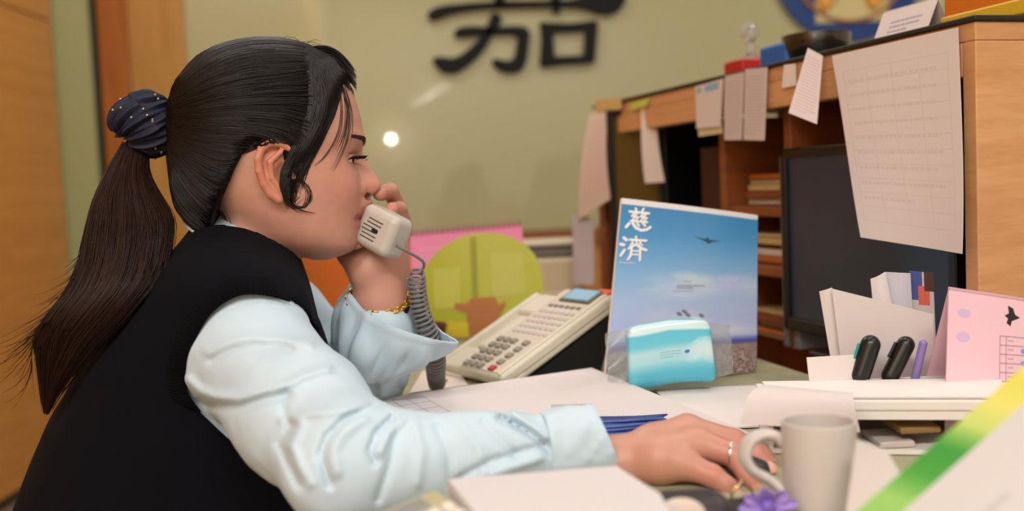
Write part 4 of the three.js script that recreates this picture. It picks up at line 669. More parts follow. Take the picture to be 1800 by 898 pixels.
    const t = thing('tassel', 'dark blue tassel of silky cords lying behind the near cuff', 'tassel', D(1100, 752)); part(t, 'cord_strands', merge(S), phy('#26397a', 0.35)).userData.kind = 'stuff'; part(t, 'highlight_strand', tube([D(1050, 742, 0.02), D(1110, 739, 0.021), D(1165, 735, 0.014)], 0.0016, 20, 8), phy('#4a63ad', 0.35)); for (const [y0, y1] of [[758, 748], [766, 756]]) part(t, 'highlight_strand', tube([D(1050, y0, 0.02), D(1095, y0 - 3, 0.021), D(1150, y1, 0.013)], 0.0015, 20, 8), phy('#41599f', 0.35)); part(t, 'highlight_strand', tube([D(1050, 752, 0.021), D(1105, 748, 0.022), D(1160, 742, 0.015)], 0.0016, 20, 8), phy('#4a63ad', 0.35)); part(t, 'binding', tube([D(985, 735, 0.012), D(985, 755, 0.02), D(985, 778, 0.012)], 0.006, 16, 10), phy('#1f2f66', 0.4)); }  // the lighter blue strands paint highlights onto the tassel cords
  // computer mouse under the hand
  { const o = D(1287, 828), g = new THREE.SphereGeometry(1, 40, 24, 0, Math.PI * 2, 0, Math.PI / 2).scale(0.036, 0.017, 0.022).rotateY(-0.35); const t = thing('computer_mouse', 'dark computer mouse under the fingers with a red patch', 'mouse', V(o.x, DESK, o.z));
    part(t, 'shell', g.translate(o.x, DESK + 0.002, o.z), phy('#2b2829', 0.35)); part(t, 'sole', new THREE.CylinderGeometry(1, 1, 0.002, 40).scale(0.036, 1, 0.022).rotateY(-0.35).translate(o.x, DESK + 0.001, o.z), blackP);
    part(t, 'button', rbox(0.02, 0.006, 0.016, 0, 0, 0, 0.0028).applyMatrix4(frame(at(1277, 838, 0.868), RT, UP)), phy('#a51f1c', 0.4), 'red button'); }
  // dark pouch in the foreground with a pale patch, keys and a purple ribbon flower
  { const o = at(1208, 915, 0.70); const t = thing('coin_pouch', 'dark rounded pouch with a blurred pale and pink patch at the bottom edge', 'pouch', V(o.x, DESK, o.z));
    const h = o.y + 0.019 - DESK; part(t, 'body', rbox(0.062, h, 0.05, o.x + 0.002, DESK + h / 2, o.z, 0.018, 6), phy('#2a2023', 0.5));
    const q = at(1196, 893, 0.675); part(t, 'patch', new THREE.SphereGeometry(1, 24, 16).scale(0.017, 0.013, 0.004).translate(q.x, q.y - 0.006, q.z), std('#d8c6bb', 0.6), 'pale patch'); part(t, 'pink_patch', new THREE.SphereGeometry(1, 20, 14).scale(0.009, 0.007, 0.003).translate(q.x + 0.002, q.y - 0.009, q.z + 0.003), std('#d88d7c', 0.6));
    const t2 = at(1310, 893, 0.74); part(t, 'flap', rbox(0.06, 0.006, 0.035, t2.x, t2.y, t2.z, 0.0028), phy('#262022', 0.5)); }
  { const o = at(1305, 865, 0.755), gold = phy('#d8c49a', 0.2, { metalness: 1 }), t = thing('keyring', 'small gold heart-shaped ring hanging from the purple flower', 'keyring', o);
    const hp = []; for (let k = 0; k < 40; k++) { const a = k / 40 * Math.PI * 2, x = 16 * Math.sin(a) ** 3, y = 13 * Math.cos(a) - 5 * Math.cos(2 * a) - 2 * Math.cos(3 * a) - Math.cos(4 * a); hp.push(o.clone().addScaledVector(RT, x * 0.0005).addScaledVector(UP, -y * 0.00052)); }
    part(t, 'heart_ring', tube(hp, 0.0011, 120, 10, true), gold); part(t, 'jump_ring', new THREE.TorusGeometry(0.0045, 0.0008, 8, 30).rotateX(1.2).translate(o.x - 0.006, o.y - 0.009, o.z), gold); }
  { const o = at(1345, 885, 0.73), m = phy('#a88ad6', 0.5, { side: THREE.DoubleSide, sheen: 0.3 }), t = thing('ribbon_flower', 'purple ribbon flower charm at the bottom edge beside the white cup', 'charm', o);
    for (let k = 0; k < 8; k++) { const a = k / 8 * Math.PI * 2 + 0.2, b = a + 0.5, r = 0.021, d1 = RT.clone().multiplyScalar(Math.cos(a)).addScaledVector(UP, 0.62 * Math.sin(a)).addScaledVector(TO, 0.45), d2 = RT.clone().multiplyScalar(-Math.sin(a)).addScaledVector(UP, 0.7 * Math.cos(a));
      part(t, 'petal', grid(8, 8, (i, j) => o.clone().addScaledVector(d1, r * j).addScaledVector(d2, (i - 0.5) * 0.016 * Math.sin(Math.PI * clamp(j * 0.8 + 0.15, 0, 1))).addScaledVector(TO, 0.004 * Math.sin(j * 3) + 0.003 * Math.sin(i * 6 + k)), 0.0006), m); }
    part(t, 'bud', new THREE.IcosahedronGeometry(0.006, 2).translate(o.x, o.y, o.z + 0.006), phy('#7d5fb8', 0.5)); }
  // white cup with its handle towards the hand
  { const c = at(1440, 800, 0.745), r = 0.0265, top = at(1440, 737, 0.745).y, t = thing('cup', 'white cup in the foreground with its loop handle pointing to the hand', 'cup', V(c.x, DESK, c.z)), m = phy('#cac1bb', 0.4, { clearcoat: 0.2 });
    const h = top - DESK, pr = [[0.0001, 0.002], [r * 0.9, 0], [r * 0.96, 0.004], [r, 0.02], [r, h - 0.001], [r - 0.0012, h], [r - 0.0026, h - 0.001], [r - 0.003, 0.02], [r * 0.8, 0.006], [0.0001, 0.005]];
    part(t, 'body', new THREE.LatheGeometry(pr.map(([a, b]) => new THREE.Vector2(a, b)), 64).translate(c.x, DESK, c.z), m);
    const hp = [at(1384, 784, 0.75), at(1362, 766, 0.757), at(1338, 764, 0.76), at(1316, 778, 0.762), at(1309, 804, 0.762), at(1322, 826, 0.76), at(1350, 842, 0.757), at(1372, 860, 0.752), at(1385, 874, 0.75)];
    const cv = new THREE.CatmullRomCurve3(hp), wv = TO.clone().addScaledVector(RT, 0.35).normalize();
    part(t, 'handle', grid(60, 16, (i, j) => { const p = cv.getPoint(j), tg = cv.getTangent(j), n = tg.clone().cross(wv).normalize(), q = i * 2 * Math.PI; return p.addScaledVector(n, 0.0042 * Math.cos(q)).addScaledVector(wv, 0.0075 * Math.sin(q)); }, 0, true), m); }
}
// ------------------------------------------------------------------ magazine, tissue pack, monitor and what stands along the counter
function strokes(c, x, y, s, list, col) { c.strokeStyle = col; c.lineCap = 'round'; c.lineJoin = 'round'; for (const [w, ...p] of list) { c.lineWidth = w * s; c.beginPath(); c.moveTo(x + p[0] * s, y + p[1] * s); for (let i = 2; i < p.length; i += 2) c.lineTo(x + p[i] * s, y + p[i + 1] * s); c.stroke(); } }
const charA = [[7, 16, 18, 84, 18], [6, 36, 4, 40, 17], [6, 64, 2, 58, 17], [5, 33, 22, 24, 34, 38, 34, 28, 48], [5, 42, 22, 34, 34, 48, 36, 38, 50], [5, 64, 22, 55, 34, 68, 34, 58, 48], [5, 74, 22, 65, 34, 78, 36, 68, 50], [6, 22, 52, 80, 52], [8, 18, 62, 8, 76], [8, 30, 60, 42, 76, 62, 84, 80, 80, 92, 70], [6, 46, 60, 52, 68], [6, 66, 58, 74, 66]];
const charB = [[9, 12, 8, 22, 16], [9, 2, 34, 14, 36], [8, 6, 78, 18, 56], [6, 56, 0, 58, 10], [7, 34, 14, 96, 14], [6, 60, 14, 60, 34], [5, 46, 22, 38, 40], [5, 44, 24, 52, 36], [5, 74, 22, 68, 36], [5, 72, 22, 82, 34], [6, 56, 34, 32, 50], [8, 64, 34, 80, 46, 98, 52], [7, 44, 48, 42, 78, 34, 92], [7, 76, 48, 78, 94], [5, 46, 58, 76, 58], [5, 46, 72, 76, 72]];
{
  // magazine standing on the desk
  const W = 720, Hh = 960, cover = canvas(W, Hh, (c) => {
    const g = c.createLinearGradient(0, 0, 60, Hh); g.addColorStop(0, '#3d86c0'); g.addColorStop(0.2, '#4f95cb'); g.addColorStop(0.38, '#7fb0dc'); g.addColorStop(0.55, '#a6bfe2'); g.addColorStop(0.72, '#b3bfe6'); g.addColorStop(1, '#a9b2dc'); c.fillStyle = g; c.fillRect(0, 0, W, Hh);
    for (let k = 0; k < 900; k++) { const x = hash(k, 1, 1) * W, y = 380 + hash(k, 2, 1) * 340, m = clamp(noise(x / 190, y / 90, 7) + 0.25 + (x / W) * 0.35, 0, 1); c.fillStyle = `rgba(232,228,238,${0.05 * m})`; c.beginPath(); c.ellipse(x, y, 60, 22, 0, 0, 7); c.fill(); }
    const h = c.createLinearGradient(0, 730, 0, 790); h.addColorStop(0, 'rgba(80,86,170,0)'); h.addColorStop(0.6, 'rgba(70,72,160,0.9)'); h.addColorStop(1, '#8b7480'); c.fillStyle = h; c.fillRect(0, 730, W, 60);
    c.fillStyle = '#9b8680'; c.fillRect(0, 786, W, Hh - 786); for (let k = 0; k < 5200; k++) { const x = hash(k, 5, 1) * W, y = 782 + hash(k, 6, 1) * 180; c.fillStyle = ['#6e5f63', '#c9b6ad', '#8d6f66', '#5a5058', '#b39a90'][k % 5]; c.fillRect(x, y, 3 + (y - 780) / 40, 3 + (y - 780) / 50); }
    c.fillStyle = '#e6e3e2'; c.fillRect(0, 0, W, 30);
    const fat = (L) => L.map(([w, ...p]) => [w * 1.3, ...p]); strokes(c, 25, 44, 1.4, fat(charA), 'rgba(60,90,130,0.5)'); strokes(c, 20, 40, 1.4, fat(charA), '#f4f1ee'); strokes(c, 14, 196, 1.3, fat(charB), 'rgba(60,90,130,0.5)'); strokes(c, 10, 192, 1.3, fat(charB), '#f4f1ee');
    scribble(c, 14, 326, 120, 1, 10, '#c9c4cc', 7);
    c.fillStyle = '#2d4a63'; c.beginPath(); c.moveTo(372, 168); c.lineTo(430, 178); c.lineTo(446, 166); c.lineTo(456, 180); c.lineTo(520, 180); c.lineTo(470, 192); c.lineTo(452, 204); c.lineTo(428, 190); c.closePath(); c.fill();
    scribble(c, 335, 418, 46, 1, 10, '#8f93a8', 6); scribble(c, 300, 440, 140, 2, 13, '#8b8ba0', 9); scribble(c, 280, 472, 180, 1, 10, '#9b9cb0', 6);
    c.fillStyle = '#79788a'; for (const [x, y] of [[320, 600], [345, 588], [362, 606], [430, 612], [300, 640]]) { c.beginPath(); c.ellipse(x, y, 16, 9, 0.6, 0, 7); c.fill(); }
  });
  cover.wrapS = cover.wrapT = THREE.ClampToEdgeWrapping;
  const TL = at(1094, 348, 1.275), TR = at(1332, 378, 1.335), BRc = at(1330, 670, 1.31), BLc = at(1066, 646, 1.25);
  const t = thing('magazine', 'magazine with blue sky cover standing upright behind the tissue pack', 'magazine', V((BLc.x + BRc.x) / 2, DESK, (BLc.z + BRc.z) / 2));
  const down = (q, p) => { const k = (DESK + 0.002 - p.y) / (q.y - p.y); return p.clone().lerp(q, k); }, B1 = down(BLc, TL), B2 = down(BRc, TR);
  const nrm = TR.clone().sub(TL).cross(TL.clone().sub(BLc)).normalize();
  part(t, 'cover', sheet([TL, TR, B2, B1], 0.0006, (a) => 0.004 * Math.sin(a * Math.PI), 20), new THREE.MeshPhysicalMaterial({ map: cover, roughness: 0.3, clearcoat: 0.3, clearcoatRoughness: 0.2 }));
  part(t, 'pages', sheet([TL, TR, B2, B1].map((p, k) => p.clone().addScaledVector(nrm, -0.0012)), 0.006, (a) => 0.004 * Math.sin(a * Math.PI), 12), paper('#e8e4e0'));
  // prop board behind the magazine
  // tissue pack: puffy blue plastic pack with clear crimped ends
  const o = at(1176, 621, 1.21), n = TO.clone().setY(0).normalize(), x = V(n.z, 0, -n.x).multiplyScalar(1), wv = RT.clone().setY(0.03).normalize();
  const pk = thing('tissue_pack', 'light blue plastic pack of tissues leaning before the magazine', 'tissue pack', V(o.x, DESK, o.z));
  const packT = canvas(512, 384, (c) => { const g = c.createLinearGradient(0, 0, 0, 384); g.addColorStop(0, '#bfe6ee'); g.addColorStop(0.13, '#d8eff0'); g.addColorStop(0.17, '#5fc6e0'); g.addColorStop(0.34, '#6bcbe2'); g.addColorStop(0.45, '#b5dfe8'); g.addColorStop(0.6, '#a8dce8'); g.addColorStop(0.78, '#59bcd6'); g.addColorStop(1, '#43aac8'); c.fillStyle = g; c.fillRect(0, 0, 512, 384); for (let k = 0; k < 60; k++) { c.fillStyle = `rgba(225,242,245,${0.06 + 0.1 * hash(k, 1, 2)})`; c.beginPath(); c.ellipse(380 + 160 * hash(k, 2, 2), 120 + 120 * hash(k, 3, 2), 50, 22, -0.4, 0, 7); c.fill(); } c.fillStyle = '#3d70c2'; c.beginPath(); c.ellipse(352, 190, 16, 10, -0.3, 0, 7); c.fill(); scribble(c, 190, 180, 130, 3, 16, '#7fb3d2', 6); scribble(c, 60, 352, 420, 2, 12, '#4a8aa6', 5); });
  const M = frame(o, wv, UP), bw = 0.1, bh = 0.074, bd = 0.036;
  const puff = new THREE.SphereGeometry(1, 72, 48), pp = puff.attributes.position, uv = puff.attributes.uv;
  for (let i = 0; i < pp.count; i++) { const a = [pp.getX(i), pp.getY(i), pp.getZ(i)], e = 0.2, q = a.map((k) => Math.sign(k) * Math.pow(Math.abs(k), e)); const cr = 1 + 0.03 * noise(q[0] * 4, q[1] * 4, q[2] * 3); pp.setXYZ(i, q[0] * bw / 2 * (1 - 0.03 * q[1]), (q[1] * bh / 2) * cr + 0.003 * Math.sin(q[0] * 2 + 1), q[2] * bd / 2 * cr); uv.setXY(i, q[0] * 0.5 + 0.5, q[1] * 0.5 + 0.5); }
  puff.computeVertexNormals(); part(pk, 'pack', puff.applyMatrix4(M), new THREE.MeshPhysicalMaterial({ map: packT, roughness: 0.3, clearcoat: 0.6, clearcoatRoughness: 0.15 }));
  const film = new THREE.MeshPhysicalMaterial({ color: hex('#eef0f0'), roughness: 0.3, transmission: 0.9, thickness: 0, side: THREE.DoubleSide });
  for (const s of [-1, 1]) part(pk, 'film_end', grid(14, 10, (i, j) => V(s * (bw / 2 - 0.002 + i * 0.026), lerp(-bh / 2 + 0.004, bh / 2 - 0.004, j) * (1 - i * 0.12), 0.004 * Math.sin(j * 16 + i * 4) * i + 0.004 * (1 - i)).applyMatrix4(M), 0.0003), film, 'clear crimped film end');
}
// things in the counter: frame coordinates x along the counter, y up, z towards the sitting side
{
  const F = (x, y, z) => V(x, y, z).applyMatrix4(cM), put = (t, n, g, m, l) => part(t, n, cW(g), m, l);
  { // monitor under the counter top
    const x0 = 0.035, x1 = faceX(1372, -0.02), y1 = onFace(1372, 262, -0.02).y, y0 = DESK + 0.03, t = thing('monitor', 'dark computer monitor standing below the counter top behind the hanging sheet', 'monitor', F((x0 + x1) / 2, DESK, -0.05));
    put(t, 'bezel', merge([span(x0, x1, y1 - 0.014, y1, -0.05, -0.018, 0.003), span(x0, x1, y0, y0 + 0.018, -0.05, -0.018, 0.003), span(x0, x0 + 0.014, y0, y1, -0.05, -0.018, 0.003), span(x1 - 0.014, x1, y0, y1, -0.05, -0.018, 0.003)]), phy('#0d0d0d', 0.35));
    put(t, 'screen', span(x0 + 0.012, x1 - 0.012, y0 + 0.014, y1 - 0.012, -0.045, -0.024), new THREE.MeshPhysicalMaterial({ color: hex('#20242d'), roughness: 0.3, emissive: hex('#2c3442'), emissiveIntensity: 0.25 }));
    put(t, 'rear_shell', span(x0 + 0.03, x1 - 0.03, y0 + 0.03, y1 - 0.03, -0.085, -0.045, 0.01), blackP); const c = (x0 + x1) / 2;
    put(t, 'stand', span(c - 0.03, c + 0.03, DESK + 0.01, y0 + 0.05, -0.075, -0.055, 0.004), blackP); put(t, 'stand_base', span(c - 0.09, c + 0.09, DESK, DESK + 0.012, -0.14, -0.0, 0.005), blackP);
  }
  { // older deep monitor at the far end, turned so that its dark side shows
    const A = at(1066, 196, 1.98), B = at(1160, 185, 1.86), C = at(1226, 190, 1.98); A.y = B.y = C.y = at(1120, 186, 1.9).y;
    const ex = B.clone().sub(A).setY(0), w = ex.length(), M = frame(V(A.x, 0, A.z), ex, V(0, 1, 0)), top = A.y, y0 = DESK + 0.05, d = 0.14;
    const t = thing('monitor', 'black box-shaped monitor with an olive reflection painted on its screen at the far end of the counter', 'monitor', V(B.x, DESK, B.z)), p = (n, g, m) => part(t, n, g.applyMatrix4(M), m);
    p('housing', span(0, w, y0, top, -d, -0.006, 0.012), phy('#101113', 0.4)); p('screen', span(0.014, w - 0.012, y0 + 0.03, top - 0.014, -0.008, -0.003, 0.002), phy('#5a4a24', 0.35)); p('bezel', merge([span(0, w, top - 0.014, top, -0.008, 0.003, 0.003), span(0, w, y0, y0 + 0.03, -0.008, 0.003, 0.003), span(0, 0.014, y0, top, -0.008, 0.003, 0.003), span(w - 0.012, w, y0, top, -0.008, 0.003, 0.003)]), phy('#17181a', 0.4)); p('stand', span(w / 2 - 0.05, w / 2 + 0.05, DESK, y0 + 0.002, -d + 0.02, -0.02, 0.005), blackP);  // olive screen colour paints in the wall reflected by the unlit glass
    single('paper_strip', sheet([at(1128, 186, 1.85), at(1152, 184, 1.83), at(1169, 320, 1.83), at(1134, 322, 1.85)], 0.0005, (a, b) => 0.006 * Math.sin(b * 3)), paper('#d9c9c0'), 'narrow white strip of paper hanging over the black box-shaped monitor', 'paper');
  }
  // papers and folders in the pigeonholes
  const xa = faceX(1352), xb = faceX(1240), pig = ['#cdbf9a', '#b86a2c', '#d9d2c2', '#8a4a20', '#c8b27c'];
  [0.7405, 0.856, 0.946].forEach((y, r) => { let h = y; for (let k = 0; k < 5; k++) { const th = 0.006 + 0.006 * hash(k, r, 3), z = -0.05 - 0.03 * hash(k, r, 5), sk = 0.012 * (hash(k, r, 8) - 0.5); single('folder', cW(span(xa + 0.018 + sk, Math.min(xb - 0.02, xa + 0.2) + sk, h + 0.0006, h + th, z - 0.2, z, 0.002)), paper(pig[(k + r) % 5]), `${['tan', 'orange-brown', 'white', 'dark brown', 'straw yellow'][(k + r) % 5]} folder, ${['lowest', 'second from below', 'middle one', 'second from the top', 'topmost'][k]} in the ${['bottom', 'middle', 'top'][r]} pigeonhole left of the dark monitor`, 'folder', ['folders in the bottom pigeonhole', 'folders in the middle pigeonhole', 'folders in the top pigeonhole'][r]); h += th; } });
  { const x = xb + 0.03; single('file_box', cW(merge([span(x, x + 0.1, 0.9155, 1.045, -0.3, -0.06, 0.003)])), std('#3a1c08', 0.6), 'dark brown file box in the pigeonhole behind the magazine', 'box'); }
  single('file_sleeve', cW(span(faceX(1378, -0.01) + 0.002, faceX(1348, -0.01), DESK + 0.001, onFace(1350, 275).y, -0.2, -0.03, 0.002)), std('#77767c', 0.5), 'grey upright file sleeve left of the dark monitor', 'folder');
  // notes taped to the counter front
  const note = (q, off, col, label, bend, draw, name = 'paper_note', cat = 'note') => { const c = q.map(([x, y, o]) => onFace(x, y, off + (o || 0))); const m = draw ? printed(col, 256, 384, draw) : paper(col); return single(name, sheet(c, 0.0005, bend), m, label, cat); };
  const txt = (col) => (c, w, h) => { scribble(c, 24, 40, w - 50, 18, 18, col, 5); };
  note([[1462, 98, 0.0], [1684, 48, 0.0], [1688, 446, 0.035], [1522, 418, 0.035]], 0.006, '#d5c7c2', 'large creased white sheet hanging from the counter top over the monitor', (a, b) => 0.008 * Math.sin(a * 4 + b * 2) * b, (c, w, h) => { c.strokeStyle = '#ccc0bb'; c.lineWidth = 2; for (let k = 0; k < 12; k++) { c.beginPath(); c.moveTo(20, 40 + k * 28); c.lineTo(w - 20, 40 + k * 28); c.stroke(); } for (let k = 0; k < 5; k++) { c.beginPath(); c.moveTo(20 + k * 54, 40); c.lineTo(20 + k * 54, 350); c.stroke(); } scribble(c, 30, 60, 190, 9, 30, '#cabdb8', 6); }, 'hanging_sheet', 'paper');
  note([[1420, 84, 0.0], [1446, 98, 0.0], [1440, 220, 0.02], [1390, 200, 0.03]], 0.012, '#dccdca', 'tilted white note sticking out left of the large hanging sheet', (a, b) => 0.004 * b, txt('#c3a5a8'));
  note([[1378, 114], [1398, 112], [1400, 150], [1374, 155]], 0.004, '#e3d5cc', 'scrap of white tape on the counter front', null);
  note([[1310, 122], [1349, 118], [1347, 247], [1310, 246]], 0.005, '#cbb9b2', 'narrow printed note right of its twin on the counter front', (a, b) => 0.003 * b, txt('#a8969a'));
  note([[1274, 134], [1308, 126], [1307, 246], [1276, 246]], 0.005, '#c9b6b0', 'narrow printed note left of its twin on the counter front', (a, b) => 0.003 * b, txt('#a8969a'));
  note([[1222, 152], [1271, 138], [1266, 222], [1224, 226]], 0.006, '#d8c8c0', 'square note with a blue heading on the counter front', null, (c, w, h) => { c.fillStyle = '#8fa9cf'; c.fillRect(90, 16, 130, 60); c.fillStyle = '#9db3ad'; c.fillRect(10, 20, 50, 50); });
  note([[1226, 216], [1268, 210], [1270, 234], [1228, 240]], 0.003, '#d2c492', 'yellow sticky note peeping out below the blue-headed note', null, null, 'sticky_note');
  note([[1108, 182], [1142, 172], [1136, 186], [1110, 194]], 0.004, '#c9cf55', 'green and yellow tab at the far counter corner', null, null, 'sticky_note');
  note([[1046, 176], [1092, 172], [1092, 192], [1046, 197]], 0.006, '#d6b673', 'ochre sticky note at the far end of the counter front', null, null, 'sticky_note');
  { const e = cL.clone(), c = (px, py, d) => at(px, py, d); single('paper_note', sheet([c(1036, 200, 2.03), c(1068, 196, 2.0), c(1074, 350, 1.98), c(1018, 385, 2.02)], 0.0005, (a, b) => 0.01 * Math.sin(b * 3)), printed('#cdb3a4', 256, 384, txt('#b39a90')), 'pinkish curled note hanging at the far end of the counter', 'note');
    single('paper_note', sheet([c(1006, 376, 2.04), c(1044, 384, 2.03), c(1044, 500, 2.02), c(1008, 500, 2.04)], 0.0005), paper('#b8aaaa'), 'grey-white sheet hanging below the pinkish note', 'note'); 
    single('sticky_note', cW(span(cLen - 0.16, cLen - 0.01, cTop + 0.0005, cTop + 0.004, -0.12, -0.01)), paper('#d6b673'), 'yellow pad lying on the far end of the counter top', 'note'); }
  // on the counter top
  const top = (px, w, h, d, r, name, m, label, cat, z = -0.1) => { const x = faceX(px, z + d / 2); return single(name, cW(span(x - w / 2, x + w / 2, cTop + 0.0005, cTop + h, z - d / 2, z + d / 2, r)), m, label, cat); };
  { const z = -0.09, x = faceX(1312, z), t = thing('figurine_stand', 'small clear figurine on a red block on the counter top', 'figurine', F(x, cTop, z));
    put(t, 'block', span(x - 0.03, x + 0.03, cTop + 0.0005, cTop + 0.034, z - 0.02, z + 0.02, 0.004), phy('#b81f18', 0.4));
    const q = at(1330, 76, 1.68), b = F(x, cTop + 0.034, z); q.copy(b).add(V(0.012, 0, 0)); const glass = new THREE.MeshPhysicalMaterial({ color: hex('#f2ece8'), roughness: 0.08, transmission: 0.85, thickness: 0.02, ior: 1.5 });
    part(t, 'figure', merge([new THREE.LatheGeometry([[0.0001, 0], [0.013, 0], [0.012, 0.006], [0.006, 0.014], [0.009, 0.024], [0.006, 0.032], [0.0001, 0.034]].map(([a, c]) => new THREE.Vector2(a, c)), 24), new THREE.SphereGeometry(0.012, 20, 14).translate(0, 0.043, 0), new THREE.TorusGeometry(0.013, 0.003, 8, 20).translate(0, 0.046, 0)]).translate(q.x, q.y, q.z), glass); }
  top(1362, 0.075, 0.04, 0.06, 0.006, 'small_box', phy('#1f5fb0', 0.4), 'small blue box on the counter top beside the red block', 'box', -0.09);
  { const z = -0.11, x = faceX(1440, z), t = thing('bowl', 'dark glossy bowl on the counter top in front of the wall plaque', 'bowl', F(x, cTop, z)); const c = F(x, cTop, z);
    part(t, 'bowl', new THREE.LatheGeometry([[0.0001, 0.001], [0.03, 0.001], [0.042, 0.01], [0.049, 0.03], [0.05, 0.048], [0.0475, 0.048], [0.045, 0.03], [0.036, 0.012], [0.0001, 0.008]].map(([a, b]) => new THREE.Vector2(a, b)), 56).translate(c.x, c.y, c.z), phy('#14120f', 0.18, { clearcoat: 1 })); }
  { const z = -0.07, x = faceX(1605, z), t = thing('name_card', 'white folded card on the counter top', 'card', F(x, cTop, z)); const ht = 0.045;
    part(t, 'front', sheet([F(x + 0.05, cTop + ht, z), F(x - 0.05, cTop + ht, z), F(x - 0.05, cTop + 0.001, z + 0.02), F(x + 0.05, cTop + 0.001, z + 0.02)], 0.0008), printed('#d9cfcc', 256, 160, (c) => scribble(c, 60, 60, 150, 3, 22, '#8f86a6', 9))); part(t, 'rear', sheet([F(x - 0.05, cTop + ht, z), F(x + 0.05, cTop + ht, z), F(x + 0.05, cTop + 0.001, z - 0.02), F(x - 0.05, cTop + 0.001, z - 0.02)], 0.0008), paper()); }
  { const z = -0.16, x = 0.04, t = thing('gift_box', 'orange and yellow box lying on the near end of the counter top', 'box', F(x, cTop, z)); put(t, 'carton', span(x - 0.06, x + 0.07, cTop + 0.0005, cTop + 0.05, z - 0.11, z + 0.09, 0.004), phy('#d2741c', 0.4)); put(t, 'band', span(x - 0.063, x + 0.073, cTop + 0.002, cTop + 0.02, z - 0.113, z + 0.093, 0.003), phy('#d8b22e', 0.4)); }
}
